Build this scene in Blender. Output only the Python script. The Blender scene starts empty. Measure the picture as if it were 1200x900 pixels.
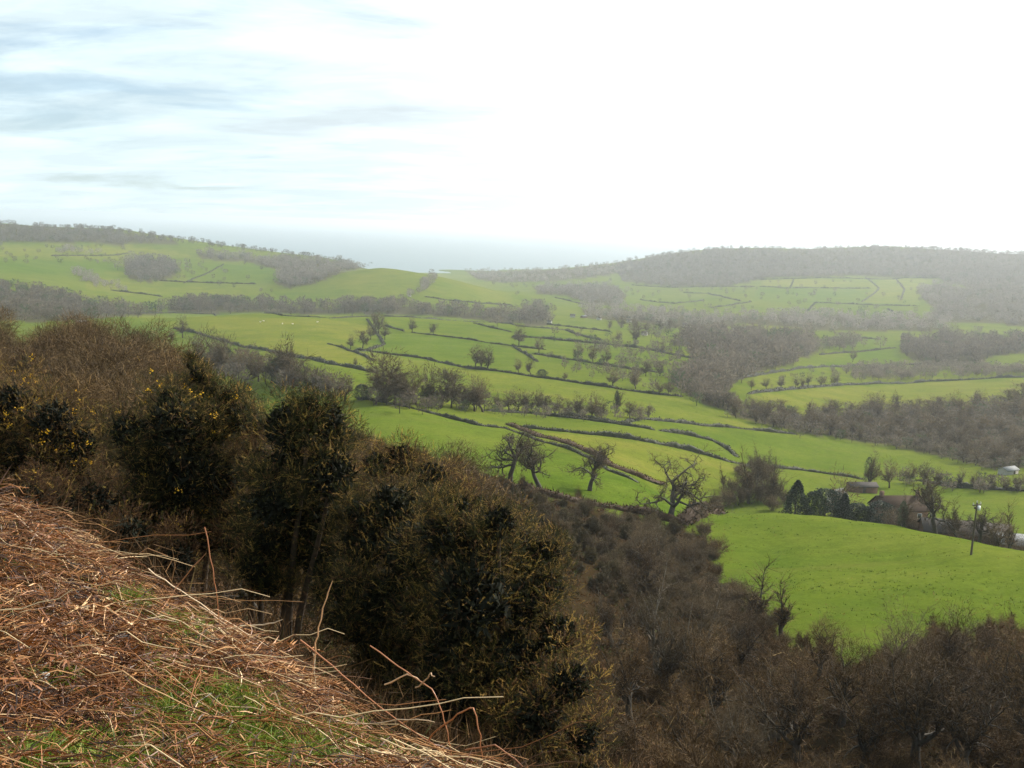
import bpy, math, random
import numpy as np
from mathutils import Matrix, Vector

PI = math.pi
scene = bpy.context.scene
COL = scene.collection
rng = np.random.default_rng(7)

# ------------------------------------------------------------------ camera model
# all layout numbers below are read on the 1200 x 900 photograph and turned into real
# places on a real terrain by following the sight line to the ground
FPX = 1178.0
PITCH = math.radians(8.98)
ROLL = math.radians(1.8)
cF = np.array([0, math.cos(PITCH), -math.sin(PITCH)])
_R = np.array([1.0, 0, 0]); _U = np.array([0, math.sin(PITCH), math.cos(PITCH)])
cR = math.cos(ROLL) * _R + math.sin(ROLL) * _U
cU = -math.sin(ROLL) * _R + math.cos(ROLL) * _U
SEA = -170.0


def ray(u, v):
    u = np.asarray(u, float); v = np.asarray(v, float)
    return (cF * FPX + cR * (u - 600)[..., None] - cU * (v - 450)[..., None])


def th_e(u, v):
    d = ray(u, v)
    h = np.hypot(d[..., 0], d[..., 1])
    return np.arctan2(d[..., 0], d[..., 1]), d[..., 2] / h


def project(P):
    P = np.asarray(P, float)
    w = np.maximum(P @ cF, 1e-3)
    return 600 + FPX * (P @ cR) / w, 450 - FPX * (P @ cU) / w


# ------------------------------------------------------------------ terrain
CP = []     # (theta, ln r, e)


def c(u, v, r):
    t, e = th_e(u, v); CP.append((float(t), math.log(r), float(e)))


def cz(u, r, z):
    # a hidden ground point: direction of column u, distance r, height z below the eye
    t, _ = th_e(u, 450); CP.append((float(t), math.log(r), z / r))


def prof(u, pts):
    for p in pts:
        if len(p) == 2: c(u, p[0], p[1])
        else: cz(u, p[1], p[2])


for u in (-420, -200):
    dv = u * 0.0314
    prof(u, [('z', .5, -1.5), ('z', 1.2, -1.52), ('z', 3, -1.6), ('z', 5, -1.75), ('z', 8, -2.0), ('z', 14, -4.2), ('z', 40, -10),
             ('z', 100, -20), ('z', 200, -38), ('z', 400, -70), ('z', 1000, -98), (335 + dv, 1500), (300 + dv, 2000),
             (284 + dv, 2400), (259 + dv, 2700), ('z', 3300, -60), ('z', 4500, -175), ('z', 7000, -200)])
prof(0, [('z', .5, -1.5), ('z', 1.2, -1.52), (900, 3.2), (700, 5), (590, 8), ('z', 14, -5.2), ('z', 40, -13), ('z', 80, -19.5), ('z', 130, -25),
         ('z', 200, -41), ('z', 350, -75), ('z', 600, -97), (370, 1000), (335, 1500), (300, 2000), (284, 2400), (263, 2700),
         ('z', 3300, -65), ('z', 4500, -175), ('z', 7000, -200)])
prof(150, [('z', .5, -1.5), ('z', 1.2, -1.54), (900, 3.3), (750, 4.8), (677, 6.5), ('z', 12, -5.8), ('z', 40, -15.5), ('z', 100, -27), ('z', 200, -46),
           ('z', 350, -76), ('z', 650, -99), (372, 1050), ('z', 1200, -122), (350, 1500), (335, 1750), (312, 2050), (290, 2500), (270, 2750),
           ('z', 3500, -120), ('z', 4500, -175), ('z', 7000, -200)])
prof(230, [(283, 2650), ('z', 3400, -125)])
prof(300, [('z', .5, -1.5), ('z', 1.2, -1.56), (900, 3.6), (800, 4.6), (768, 5.4), ('z', 9, -4.5), ('z', 30, -14.5), ('z', 100, -36), ('z', 200, -58),
           (470, 380), (440, 430), (430, 520), (400, 750), (368, 1050), ('z', 1200, -125), (348, 1600), (335, 1800), (318, 2000), (303, 2400),
           (294, 2600), ('z', 3200, -150), ('z', 3800, -175), ('z', 7000, -200)])
prof(380, [(302, 2500), (330, 1750), (318, 2200), ('z', 3200, -160)])
prof(450, [('z', .5, -1.5), ('z', 1.2, -1.6), (912, 4), (884, 4.7), ('z', 9, -5.1), ('z', 30, -16), ('z', 100, -38), ('z', 180, -55),
           (480, 330), (440, 480), (410, 700), (385, 900), (369, 1080), ('z', 1250, -125), (352, 1500), (330, 1700), (313, 1850),
           ('z', 2200, -135), ('z', 3000, -158), ('z', 3500, -171), ('z', 4200, -180), ('z', 7000, -200)])
prof(520, [(325, 1870), ('z', 2250, -140), ('z', 3500, -170)])
prof(600, [('z', .5, -1.5), ('z', 1.2, -1.65), (945, 3.9), ('z', 8, -4.8), ('z', 20, -12), ('z', 60, -29), (625, 140), (575, 200), (530, 270), (490, 380),
           (440, 560), (400, 850), (380, 1080), ('z', 1250, -122), (365, 1500), (352, 1800), (347, 1870), (341, 2350), (331, 2800), (319, 3500),
           ('z', 4000, -176), ('z', 7000, -200)])
prof(680, [(312, 3400), ('z', 4000, -172), (342, 2300)])
prof(750, [('z', .5, -1.5), ('z', 1.2, -1.7), ('z', 4, -2.9), ('z', 15, -9.5), (900, 45), (760, 108), (650, 160), (605, 195), (560, 250),
           (510, 350), (480, 460), (440, 620), (400, 1000), (380, 1350), (361, 1900), (346, 2400), (322, 3000), (304, 3500), ('z', 4300, -172), ('z', 7000, -200)])
prof(830, [(292, 3500), ('z', 4300, -165)])
prof(900, [('z', .5, -1.5), ('z', 1.2, -1.75), ('z', 4, -3.0), ('z', 15, -9.6), ('z', 45, -26.5), (900, 75), (740, 115), (690, 140), (640, 185),
           (602, 235), (613, 262), (575, 310), (540, 390), (490, 540), (460, 650), (440, 800), (420, 950), (390, 1350), (370, 1700), (340, 2300),
           (315, 2900), (292, 3400), ('z', 4500, -165), ('z', 7000, -200)])
prof(970, [(606, 226), (617, 250)])
prof(1125, [(630, 196), (643, 222), (690, 142)])
prof(840, [(603, 226), (614, 258)])
prof(1050, [('z', .5, -1.5), ('z', 1.2, -1.8), ('z', 4, -3.0), ('z', 15, -9.8), ('z', 45, -27), (900, 75), (800, 92), (740, 115), (690, 140),
            (650, 173), (616, 213), (628, 240), (622, 272), (565, 380), (535, 480), (500, 600), (465, 780), (445, 950), (420, 1150),
            (390, 1500), (370, 1800), (345, 2300), (325, 2800), (300, 3200), (290, 3400), ('z', 4500, -150), ('z', 7000, -200)])
for u in (1200, 1420):
    dv = (u - 1200) * 0.0314
    prof(u, [('z', .5, -1.5), ('z', 1.2, -1.8), ('z', 4, -3.0), ('z', 15, -9.8), ('z', 45, -27), (900, 75), (800, 98), (700, 143), (646 + 1.4 * dv, 180),
             (659 + 1.4 * dv, 208), (650 + dv, 250), (562 + dv, 400), (520 + dv, 540), (490 + dv, 640), (455 + dv, 860), (430 + dv, 1080), (400 + dv, 1400),
             (385 + dv, 1600), (350 + dv, 2100), (320 + dv, 2700), (298 + dv, 3200), ('z', 4500, -150), ('z', 7000, -200)])

CP = np.array(CP)
_ASC = 2.2
_X = np.stack([CP[:, 0] * _ASC, CP[:, 1]], 1)


def _phi(d2):
    return 0.5 * d2 * np.log(np.maximum(d2, 1e-12))


_n = len(CP)
_K = _phi(((_X[:, None] - _X[None]) ** 2).sum(-1)) + 2e-5 * np.eye(_n)
_P = np.concatenate([np.ones((_n, 1)), _X], 1)
_A = np.block([[_K, _P], [_P.T, np.zeros((3, 3))]])
_w = np.linalg.solve(_A, np.concatenate([CP[:, 2], np.zeros(3)]))


def terr_e(theta, r):
    th = np.clip(np.asarray(theta, float), -0.62, 0.62); t = np.log(np.clip(r, .5, 7000))
    shp = np.broadcast(th, t).shape
    q = np.stack([np.broadcast_to(th, shp).ravel() * _ASC, np.broadcast_to(t, shp).ravel()], 1)
    out = np.empty(len(q))
    for i in range(0, len(q), 20000):
        s = q[i:i + 20000]
        d2 = (s[:, None, 0] - _X[None, :, 0]) ** 2 + (s[:, None, 1] - _X[None, :, 1]) ** 2
        out[i:i + 20000] = _phi(d2) @ _w[:_n] + _w[_n] + s @ _w[_n + 1:]
    return out.reshape(shp)


def bumps(x, y, r):
    z = .012 * np.sin(x * 5.1 + 1.3 * np.sin(y * 3.7)) * np.cos(y * 6.3 + x * 1.1) * np.clip(r - 1, 0, 2)
    z = z + .06 * np.sin(x * .9 + y * .35 + 1) * np.sin(y * .7 - x * .2) * np.clip(r / 8, 0, 1)
    far = np.clip((r - 150) / 400, 0, 1)
    z = z + far * (.45 * np.sin(x * .055 + 1.1 * np.sin(y * .031)) * np.sin(y * .043 + .8 * np.sin(x * .027)) + .22 * np.sin(x * .13 + y * .09) * np.sin(y * .12 - x * .05))
    z = z + np.clip((r - 900) / 1500, 0, 1) * 4.2 * np.sin(x * .011 + 1.3 * np.sin(y * .007)) * np.sin(y * .0085 + 1.1 * np.sin(x * .006))
    return z


def ground_z(x, y):
    x = np.asarray(x, float); y = np.asarray(y, float)
    r = np.maximum(np.hypot(x, y), .5)
    return terr_e(np.arctan2(x, y), r) * r + bumps(x, y, r)


_TG = np.linspace(math.log(2.2), math.log(6000), 700)
_RG = np.exp(_TG)


def pix2ground(u, v, rmin=2.2):
    """first point of the ground met by the sight line through photograph pixel (u, v)"""
    u = np.atleast_1d(np.asarray(u, float)); v = np.atleast_1d(np.asarray(v, float))
    th, e = th_e(u, v)
    out = np.full((len(u), 3), np.nan)
    for i0 in range(0, len(u), 400):
        s = slice(i0, i0 + 400)
        T = terr_e(th[s][:, None], _RG[None])
        X = np.sin(th[s])[:, None] * _RG; Y = np.cos(th[s])[:, None] * _RG
        T = T + bumps(X, Y, _RG[None]) / _RG[None]
        ok = (T >= e[s][:, None]) & (_RG[None] >= rmin)
        hit = ok.any(1); k = np.argmax(ok, 1); k = np.clip(k, 1, len(_RG) - 1)
        ii = np.arange(len(k))
        a = T[ii, k - 1] - e[s]; b = T[ii, k] - e[s]
        f = np.clip(np.where(np.abs(b - a) > 1e-12, -a / (b - a), 1), 0, 1)
        r = np.exp(_TG[k - 1] + f * (_TG[k] - _TG[k - 1]))
        x = np.sin(th[s]) * r; y = np.cos(th[s]) * r
        P = np.stack([x, y, ground_z(x, y)], 1); P[~hit] = np.nan
        out[s] = P
    return out


def at(u, v, rmin=2.2):
    return pix2ground([u], [v], rmin)[0]


def atr(u, r, v=450):
    th, _ = th_e(u, v)
    x, y = math.sin(th) * r, math.cos(th) * r
    return np.array([x, y, float(ground_z(x, y))])


def in_poly(u, v, poly):
    u = np.asarray(u); v = np.asarray(v); ins = np.zeros(u.shape, bool)
    n = len(poly); j = n - 1
    for i in range(n):
        xi, yi = poly[i]; xj, yj = poly[j]
        cnd = ((yi > v) != (yj > v)) & (u < (xj - xi) * (v - yi) / (yj - yi + 1e-12) + xi)
        ins ^= cnd; j = i
    return ins


# ------------------------------------------------------------------ materials
def mat(name):
    m = bpy.data.materials.new(name); m.use_nodes = True
    nt = m.node_tree
    return m, nt, nt.nodes, nt.links, nt.nodes['Principled BSDF']


def ramp(N, stops, interp='LINEAR'):
    r = N.new('ShaderNodeValToRGB'); r.color_ramp.interpolation = interp
    el = r.color_ramp.elements
    while len(el) < len(stops): el.new(.5)
    for e, (p, cc) in zip(el, stops):
        e.position = p; e.color = (*cc, 1)
    return r


def tone_mat(name, stops, rough=.75, noise=None, amt=.3, trans=0.0, spec=.25):
    """colour from the vertex attribute 'tone' (one value per leaf, twig or stalk) through a ramp"""
    m, nt, N, L, b = mat(name)
    a = N.new('ShaderNodeAttribute'); a.attribute_name = 'tone'
    oi = N.new('ShaderNodeObjectInfo')
    rr = ramp(N, stops)
    L.new(a.outputs['Fac'], rr.inputs[0])
    hs = N.new('ShaderNodeHueSaturation')
    mr = N.new('ShaderNodeMapRange'); mr.inputs['To Min'].default_value = .72; mr.inputs['To Max'].default_value = 1.3
    L.new(oi.outputs['Random'], mr.inputs['Value']); L.new(mr.outputs[0], hs.inputs['Value'])
    L.new(rr.outputs[0], hs.inputs['Color'])
    L.new(hs.outputs[0], b.inputs['Base Color'])
    b.inputs['Roughness'].default_value = rough; b.inputs['Specular IOR Level'].default_value = spec
    if trans > 0:
        t = N.new('ShaderNodeBsdfTranslucent'); L.new(hs.outputs[0], t.inputs['Color'])
        mx = N.new('ShaderNodeMixShader'); mx.inputs[0].default_value = trans
        L.new(b.outputs[0], mx.inputs[1]); L.new(t.outputs[0], mx.inputs[2])
        L.new(mx.outputs[0], nt.nodes['Material Output'].inputs['Surface'])
    return m


def plain_mat(name, c1, c2, scale=3, rough=.8, bump=0.0, detail=5):
    m, nt, N, L, b = mat(name)
    tc = N.new('ShaderNodeTexCoord')
    no = N.new('ShaderNodeTexNoise'); no.inputs['Scale'].default_value = scale; no.inputs['Detail'].default_value = detail
    L.new(tc.outputs['Object'], no.inputs['Vector'])
    rr = ramp(N, [(.3, c1), (.7, c2)]); L.new(no.outputs['Fac'], rr.inputs[0])
    L.new(rr.outputs[0], b.inputs['Base Color']); b.inputs['Roughness'].default_value = rough
    if bump:
        bp = N.new('ShaderNodeBump'); bp.inputs['Strength'].default_value = bump
        L.new(no.outputs['Fac'], bp.inputs['Height']); L.new(bp.outputs[0], b.inputs['Normal'])
    return m


M = {}
M['bark'] = plain_mat('bark', (.022, .019, .013), (.06, .05, .036), 6, .9, .3)
M['bark_pale'] = plain_mat('bark_pale', (.07, .06, .042), (.17, .145, .11), 6, .9, .3)
M['twig'] = tone_mat('twig', [(0, (.035, .027, .015)), (.5, (.085, .062, .034)), (1, (.17, .12, .065))], trans=.3)
M['twig_brown'] = tone_mat('twig_brown', [(0, (.012, .007, .0025)), (.5, (.062, .034, .010)), (.85, (.17, .095, .03)), (1, (.40, .27, .12))])
M['twig_gold_lit'] = tone_mat('twig_gold_lit', [(0, (.022, .013, .004)), (.5, (.085, .048, .014)), (.85, (.17, .10, .032)), (1, (.30, .2, .08))])  # golden-brown twigs, lightened: sun on the left-hand wood is in the colour
M['bramble'] = tone_mat('bramble', [(0, (.022, .020, .008)), (.5, (.066, .052, .018)), (.8, (.12, .075, .028)), (1, (.075, .085, .022))])
M['hazed_wood'] = tone_mat('hazed_wood', [(0, (.135, .12, .10)), (.55, (.20, .18, .15)), (.9, (.255, .23, .195)), (1, (.10, .125, .075))], .9, trans=.5)  # paler copy of far_wood: the haze of distance is put into the colour
M['hedge'] = tone_mat('hedge', [(0, (.02, .024, .012)), (.5, (.042, .043, .02)), (1, (.095, .075, .042))])
M['hedge_core'] = plain_mat('hedge_core', (.018, .02, .01), (.04, .035, .018), 1.5, .95)
M['evergreen'] = tone_mat('evergreen', [(0, (.006, .013, .008)), (.6, (.013, .026, .014)), (1, (.03, .05, .022))])
M['ivy'] = tone_mat('ivy', [(0, (.015, .03, .01)), (.6, (.035, .06, .018)), (1, (.075, .10, .03))], .5)
M['gorse'] = tone_mat('gorse', [(0, (.009, .011, .003)), (.45, (.030, .032, .008)), (.7, (.085, .082, .018)), (.82, (.27, .20, .045)), (1, (.50, .31, .09))], .5, trans=.4)
M['gorse_dead'] = tone_mat('gorse_dead', [(0, (.03, .015, .007)), (.5, (.09, .043, .017)), (1, (.26, .14, .055))], .7, trans=.15)
M['gorse_core_shade'] = tone_mat('gorse_core_shade', [(0, (.006, .008, .004)), (.6, (.012, .014, .006)), (1, (.03, .022, .01))], .95)
M['flower'] = tone_mat('flower', [(0, (.55, .27, .01)), (1, (.8, .5, .03))], .6, trans=.3)
M['wood'] = plain_mat('gorse_wood', (.035, .022, .013), (.09, .06, .035), 18, .9, .3)
M['bracken'] = tone_mat('bracken', [(0, (.022, .007, .0025)), (.3, (.10, .032, .007)), (.6, (.33, .115, .025)), (.85, (.70, .36, .14)), (1, (.92, .68, .38))], .5, trans=.1, spec=.4)
M['stalk'] = tone_mat('stalk', [(0, (.14, .046, .018)), (.4, (.34, .13, .05)), (.75, (.62, .36, .19)), (1, (.85, .66, .45))], .42, spec=.5)
M['blade'] = tone_mat('blade', [(0, (.03, .055, .005)), (.5, (.10, .165, .014)), (.8, (.24, .25, .035)), (1, (.33, .26, .09))], .5, trans=.35)
M['undergrowth'] = tone_mat('undergrowth', [(0, (.018, .011, .005)), (.4, (.056, .028, .009)), (.75, (.13, .064, .02)), (.9, (.042, .05, .012)), (1, (.07, .085, .02))], .85)
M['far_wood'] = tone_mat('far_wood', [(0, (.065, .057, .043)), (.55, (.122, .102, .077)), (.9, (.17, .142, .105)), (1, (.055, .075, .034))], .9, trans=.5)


# ------------------------------------------------------------------ mesh building
def mesh(name, V, F, mats, tone=None, fmat=None, smooth=False):
    V = np.asarray(V, np.float32).reshape(-1, 3)
    me = bpy.data.meshes.new(name)
    if isinstance(F, np.ndarray):
        F = [F]
    F = [np.asarray(f, np.int32) for f in F if len(f)]
    nl = sum(f.size for f in F); nf = sum(len(f) for f in F)
    me.vertices.add(len(V)); me.vertices.foreach_set('co', V.ravel())
    me.loops.add(nl); me.loops.foreach_set('vertex_index', np.concatenate([f.ravel() for f in F]))
    me.polygons.add(nf)
    tot = np.concatenate([np.full(len(f), f.shape[1], np.int32) for f in F])
    me.polygons.foreach_set('loop_start', np.concatenate([[0], np.cumsum(tot)[:-1]]).astype(np.int32))
    for m in (mats if isinstance(mats, (list, tuple)) else [mats]): me.materials.append(m)
    if fmat is not None: me.polygons.foreach_set('material_index', np.asarray(fmat, np.int32))
    if smooth: me.polygons.foreach_set('use_smooth', np.ones(nf, bool))
    if tone is not None:
        a = me.attributes.new('tone', 'FLOAT', 'POINT'); a.data.foreach_set('value', np.asarray(tone, np.float32))
    me.update(calc_edges=True); me.validate()
    return me


def obj(name, me, parent=None, loc=None, rot=None, scale=None):
    o = bpy.data.objects.new(name, me); COL.objects.link(o)
    if parent is not None: o.parent = parent
    if loc is not None: o.location = [float(a) for a in loc]
    if rot is not None: o.rotation_euler = rot
    if scale is not None: o.scale = (scale,) * 3 if np.isscalar(scale) else scale
    return o


def tag(o, label=None, cat=None, group=None, kind=None):
    if label: o['label'] = label
    if cat: o['category'] = cat
    if group: o['group'] = group
    if kind: o['kind'] = kind
    return o


def join(parts):
    """parts: list of (V, [F...], tone) -> one (V, F, tone)"""
    Vs, Ts, Fs, off = [], [], {}, 0
    for V, F, t in parts:
        Vs.append(V); Ts.append(np.broadcast_to(t, (len(V),)) if np.ndim(t) < 1 else t)
        for f in (F if isinstance(F, list) else [F]):
            if len(f): Fs.setdefault(f.shape[1], []).append(f + off)
        off += len(V)
    return np.concatenate(Vs), [np.concatenate(a) for a in Fs.values()], np.concatenate(Ts)


def unit(a):
    return a / np.maximum(np.linalg.norm(a, axis=-1, keepdims=True), 1e-9)


def tubes(paths, rad, sides=4, g=rng):
    """paths (n,k,3), rad (n,k) -> V, quads, index of path per vertex"""
    n, k, _ = paths.shape
    T = np.gradient(paths, axis=1); T = unit(T)
    ref = unit(g.normal(size=(n, 1, 3)))
    A = unit(np.cross(T, ref)); B = np.cross(T, A)
    ang = np.linspace(0, 2 * PI, sides, endpoint=False)
    V = paths[:, :, None] + rad[:, :, None, None] * (np.cos(ang)[None, None, :, None] * A[:, :, None] + np.sin(ang)[None, None, :, None] * B[:, :, None])
    idx = np.arange(n * k * sides).reshape(n, k, sides)
    a = idx[:, :-1, :]; b = np.roll(a, -1, 2); d = idx[:, 1:, :]; cc = np.roll(d, -1, 2)
    Q = np.stack([a, b, cc, d], -1).reshape(-1, 4)
    return V.reshape(-1, 3), Q, np.repeat(np.arange(n), k * sides)


def ribbons(paths, wid, g=rng, side=None):
    n, k, _ = paths.shape
    T = unit(np.gradient(paths, axis=1))
    S = unit(np.cross(T, unit(g.normal(size=(n, 1, 3))))) if side is None else np.broadcast_to(side[:, None], (n, k, 3))
    V = np.stack([paths - S * wid[:, :, None], paths + S * wid[:, :, None]], 2)
    idx = np.arange(n * k * 2).reshape(n, k, 2)
    Q = np.stack([idx[:, :-1, 0], idx[:, :-1, 1], idx[:, 1:, 1], idx[:, 1:, 0]], -1).reshape(-1, 4)
    return V.reshape(-1, 3), Q, np.repeat(np.arange(n), k * 2)


def spikes(p, d, L, w, g=rng):
    """thin single triangles from p along d"""
    n = len(p)
    S = unit(np.cross(d, g.normal(size=(n, 3)))) * np.reshape(w, (-1, 1)) * .5
    V = np.stack([p - S, p + S, p + d * np.reshape(L, (-1, 1))], 1).reshape(-1, 3)
    return V, np.arange(3 * n).reshape(-1, 3)
# ------------------------------------------------------------------ ground, sea, air, sky
SLOPE_LINE = [(-400, 372), (-200, 378), (0, 376), (150, 392), (240, 440), (300, 497), (430, 490), (500, 530), (560, 558), (700, 592), (800, 616), (822, 632),
              (845, 682), (905, 738), (960, 762), (1000, 774), (1040, 766), (1090, 738), (1200, 727), (1500, 722)]
_sl = np.array(SLOPE_LINE, float)


def scrub_amount(x, y, z):
    r = np.hypot(x, y)
    u, v = project(np.stack([x, y, z], -1))
    lv = np.interp(u, _sl[:, 0], _sl[:, 1])
    th = np.arctan2(x, y)
    wob = 7 * np.sin(u * .09) + 5 * np.sin(u * .21 + 1) + 4 * np.sin(u * .47)
    s = np.clip((v - lv - wob) / 10 + .5, 0, 1)
    rl = np.interp(th, [-.6, -.3, -.2, -.1, 0, .1], [300, 310, 330, 260, 240, 400])
    s = np.where(r > rl, 0, s)
    return np.where((th < -.52) | (np.abs(th) > 1.2), np.clip((320 - r) / 30, 0, 1), s)


# ground colour regions that are bare earth / leaf litter under trees, as polygons on the photograph
WOODS = {}
BROWN = []


# pastures that are a little drier (+), brightened (+) or lusher (-) than the rest, by their outlines on the photograph
FIELDS = [(.9, [(133, 369), (383, 374), (445, 384), (400, 408), (420, 414), (442, 437), (290, 407), (203, 384)]), (.35, [(450, 373), (500, 374), (560, 379), (600, 391), (600, 405), (550, 397), (475, 388)]),
          (-.35, [(450, 390), (510, 394), (575, 403), (605, 410), (605, 436), (550, 431), (460, 415), (430, 410)]), (.5, [(560, 481), (480, 476), (445, 440), (417, 411), (530, 429), (640, 445), (800, 467), (890, 503), (750, 490), (650, 486)]),
          (-.45, [(420, 470), (500, 485), (600, 505), (720, 556), (790, 585), (830, 600), (800, 612), (700, 592), (560, 556), (430, 520)]), (.8, [(640, 507), (733, 516), (800, 528), (868, 547), (860, 580), (780, 570), (700, 534)]),
          (-.3, [(770, 506), (900, 507), (1000, 520), (1110, 548), (960, 552), (868, 542), (800, 523)]), (1.0, [(880, 464), (1000, 453), (1200, 444), (1200, 470), (1060, 482), (960, 486), (880, 482)]),
          (.5, [(890, 440), (1060, 429), (1200, 434), (1200, 441), (1000, 450), (880, 460)]), (-.5, [(960, 430), (1000, 413), (1050, 409), (1060, 426)]), (.9, [(870, 377), (955, 382), (955, 390), (868, 392)]),
          (.8, [(895, 327), (1016, 328), (1030, 338), (890, 335)]), (-.5, [(890, 337), (1020, 339), (1010, 353), (953, 354), (880, 352)]), (.6, [(1030, 328), (1100, 327), (1075, 340), (1078, 357), (1015, 355)]),
          (.0, [(820, 618), (900, 602), (1000, 610), (1200, 645), (1200, 700), (1090, 704), (1000, 738), (900, 690)]), (.9, [(0, 286), (150, 286), (230, 300), (150, 305), (60, 300), (0, 300)]), (-.7, [(0, 303), (130, 306), (150, 318), (0, 322)]),
          (.5, [(380, 331), (455, 313), (520, 322), (600, 345), (600, 357), (500, 347), (420, 345)]), (.8, [(100, 326), (190, 334), (330, 345), (190, 350), (100, 340)]), (-.6, [(210, 308), (300, 308), (330, 322), (320, 332), (220, 328)])]  # first outline, the cone hill: tint raised to brighten it


def build_ground():
    th_in = np.arange(-.62, .6201, .0026)
    th_out = np.concatenate([np.arange(-PI, -.62, .07), th_in, np.arange(.69, PI, .07)])
    rr = np.exp(np.arange(math.log(.5), math.log(7000), .0195))
    T, R = np.meshgrid(th_out, rr)
    X = np.sin(T) * R; Y = np.cos(T) * R
    Z = ground_z(X, Y)
    V = np.stack([X, Y, Z], -1).reshape(-1, 3)
    nr, nt = T.shape
    V = np.concatenate([V, [[0, 0, float(Z[0].mean())]]])
    idx = np.arange(nr * nt).reshape(nr, nt)
    a = idx[:-1]; b = np.roll(a, -1, 1); d = idx[1:]; cc = np.roll(d, -1, 1)
    Q = np.stack([d, cc, b, a], -1).reshape(-1, 4)
    ctr = np.stack([np.roll(idx[0], -1), idx[0], np.full(nt, nr * nt)], -1)[:, [0, 2, 1]][:, ::-1]
    s = scrub_amount(V[:, 0], V[:, 1], V[:, 2])
    u, v = project(V); front = V @ cF > 50
    br = np.zeros(len(V))
    for p in BROWN:
        br = np.maximum(br, in_poly(u, v, p) & front)
    tint = np.zeros(len(V))
    for val, p in FIELDS: tint = np.where(in_poly(u, v, p) & front, val, tint)
    m, nt_, N, L, b_ = mat('ground')
    tc = N.new('ShaderNodeTexCoord')

    def noise(scale, detail=6, rough=.55, vec=None):
        n = N.new('ShaderNodeTexNoise'); n.inputs['Scale'].default_value = scale; n.inputs['Detail'].default_value = detail
        n.inputs['Roughness'].default_value = rough
        L.new(vec if vec is not None else tc.outputs['Object'], n.inputs['Vector']); return n

    def mix(f, a, b, mode='MIX'):
        x = N.new('ShaderNodeMix'); x.data_type = 'RGBA'; x.blend_type = mode
        if isinstance(f, (int, float)): x.inputs[0].default_value = f
        else: L.new(f, x.inputs[0])
        for s_, k in ((a, 6), (b, 7)):
            if isinstance(s_, tuple): x.inputs[k].default_value = (*s_, 1)
            else: L.new(s_, x.inputs[k])
        return x.outputs[2]
    big = noise(.006, 3); mid = noise(.035, 6, .65); fine = noise(.35, 8, .8); vfine = noise(9, 4, .7)
    g1 = ramp(N, [(.3, (.040, .072, .009)), (.5, (.076, .105, .014)), (.7, (.114, .130, .024))]); L.new(mid.outputs['Fac'], g1.inputs[0])
    g2 = ramp(N, [(.3, (.052, .090, .010)), (.7, (.100, .116, .020))]); L.new(big.outputs['Fac'], g2.inputs[0])
    grass = mix(.5, g1.outputs[0], g2.outputs[0])
    f3 = ramp(N, [(.3, (.74, .77, .74)), (.7, (1.22, 1.2, 1.18))]); L.new(fine.outputs['Fac'], f3.inputs[0])
    grass = mix(1.0, grass, f3.outputs[0], 'MULTIPLY')
    mot = noise(2.2, 4, .7); f5 = ramp(N, [(.3, (.78, .8, .75)), (.7, (1.2, 1.18, 1.2))]); L.new(mot.outputs['Fac'], f5.inputs[0])
    grass = mix(1.0, grass, f5.outputs[0], 'MULTIPLY')
    # worn, dry streaks in the pasture
    mp = N.new('ShaderNodeMapping'); mp.inputs['Scale'].default_value = (.012, .08, .08); mp.inputs['Rotation'].default_value = (0, 0, -.3)
    L.new(tc.outputs['Object'], mp.inputs[0])
    st = noise(1.0, 5, .65, mp.outputs[0])
    s4 = ramp(N, [(.55, (0, 0, 0)), (.75, (.45, .45, .45))]); L.new(st.outputs['Fac'], s4.inputs[0])
    grass = mix(s4.outputs[0], grass, (.105, .10, .028))
    at3 = N.new('ShaderNodeAttribute'); at3.attribute_name = 'pasture'
    tr = ramp(N, [(0, (.80, .96, .7)), (.5, (1.08, 1.03, 1)), (1, (1.42, 1.17, 1.3))]); mr = N.new('ShaderNodeMapRange'); mr.inputs['From Min'].default_value = -1
    L.new(at3.outputs['Fac'], mr.inputs['Value']); L.new(mr.outputs[0], tr.inputs[0])
    grass = mix(1.0, grass, tr.outputs[0], 'MULTIPLY')
    scrub = ramp(N, [(.3, (.014, .010, .006)), (.5, (.03, .018, .009)), (.7, (.03, .032, .010))]); L.new(vfine.outputs['Fac'], scrub.inputs[0])
    at1 = N.new('ShaderNodeAttribute'); at1.attribute_name = 'scrub'
    at2 = N.new('ShaderNodeAttribute'); at2.attribute_name = 'litter'
    col = mix(at1.outputs['Fac'], grass, scrub.outputs[0])
    col = mix(at2.outputs['Fac'], col, (.062, .056, .03))
    L.new(col, b_.inputs['Base Color']); b_.inputs['Roughness'].default_value = 1; b_.inputs['Specular IOR Level'].default_value = 0
    bp = N.new('ShaderNodeBump'); bp.inputs['Strength'].default_value = .55; bp.inputs['Distance'].default_value = .5
    L.new(fine.outputs['Fac'], bp.inputs['Height']); L.new(bp.outputs[0], b_.inputs['Normal'])
    me = mesh('ground', V, [Q, ctr], m, smooth=True)
    for nme, arr in (('scrub', s), ('litter', br), ('pasture', tint)):
        a_ = me.attributes.new(nme, 'FLOAT', 'POINT'); a_.data.foreach_set('value', arr.astype(np.float32))
    return tag(obj('ground', me), kind='structure')


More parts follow.
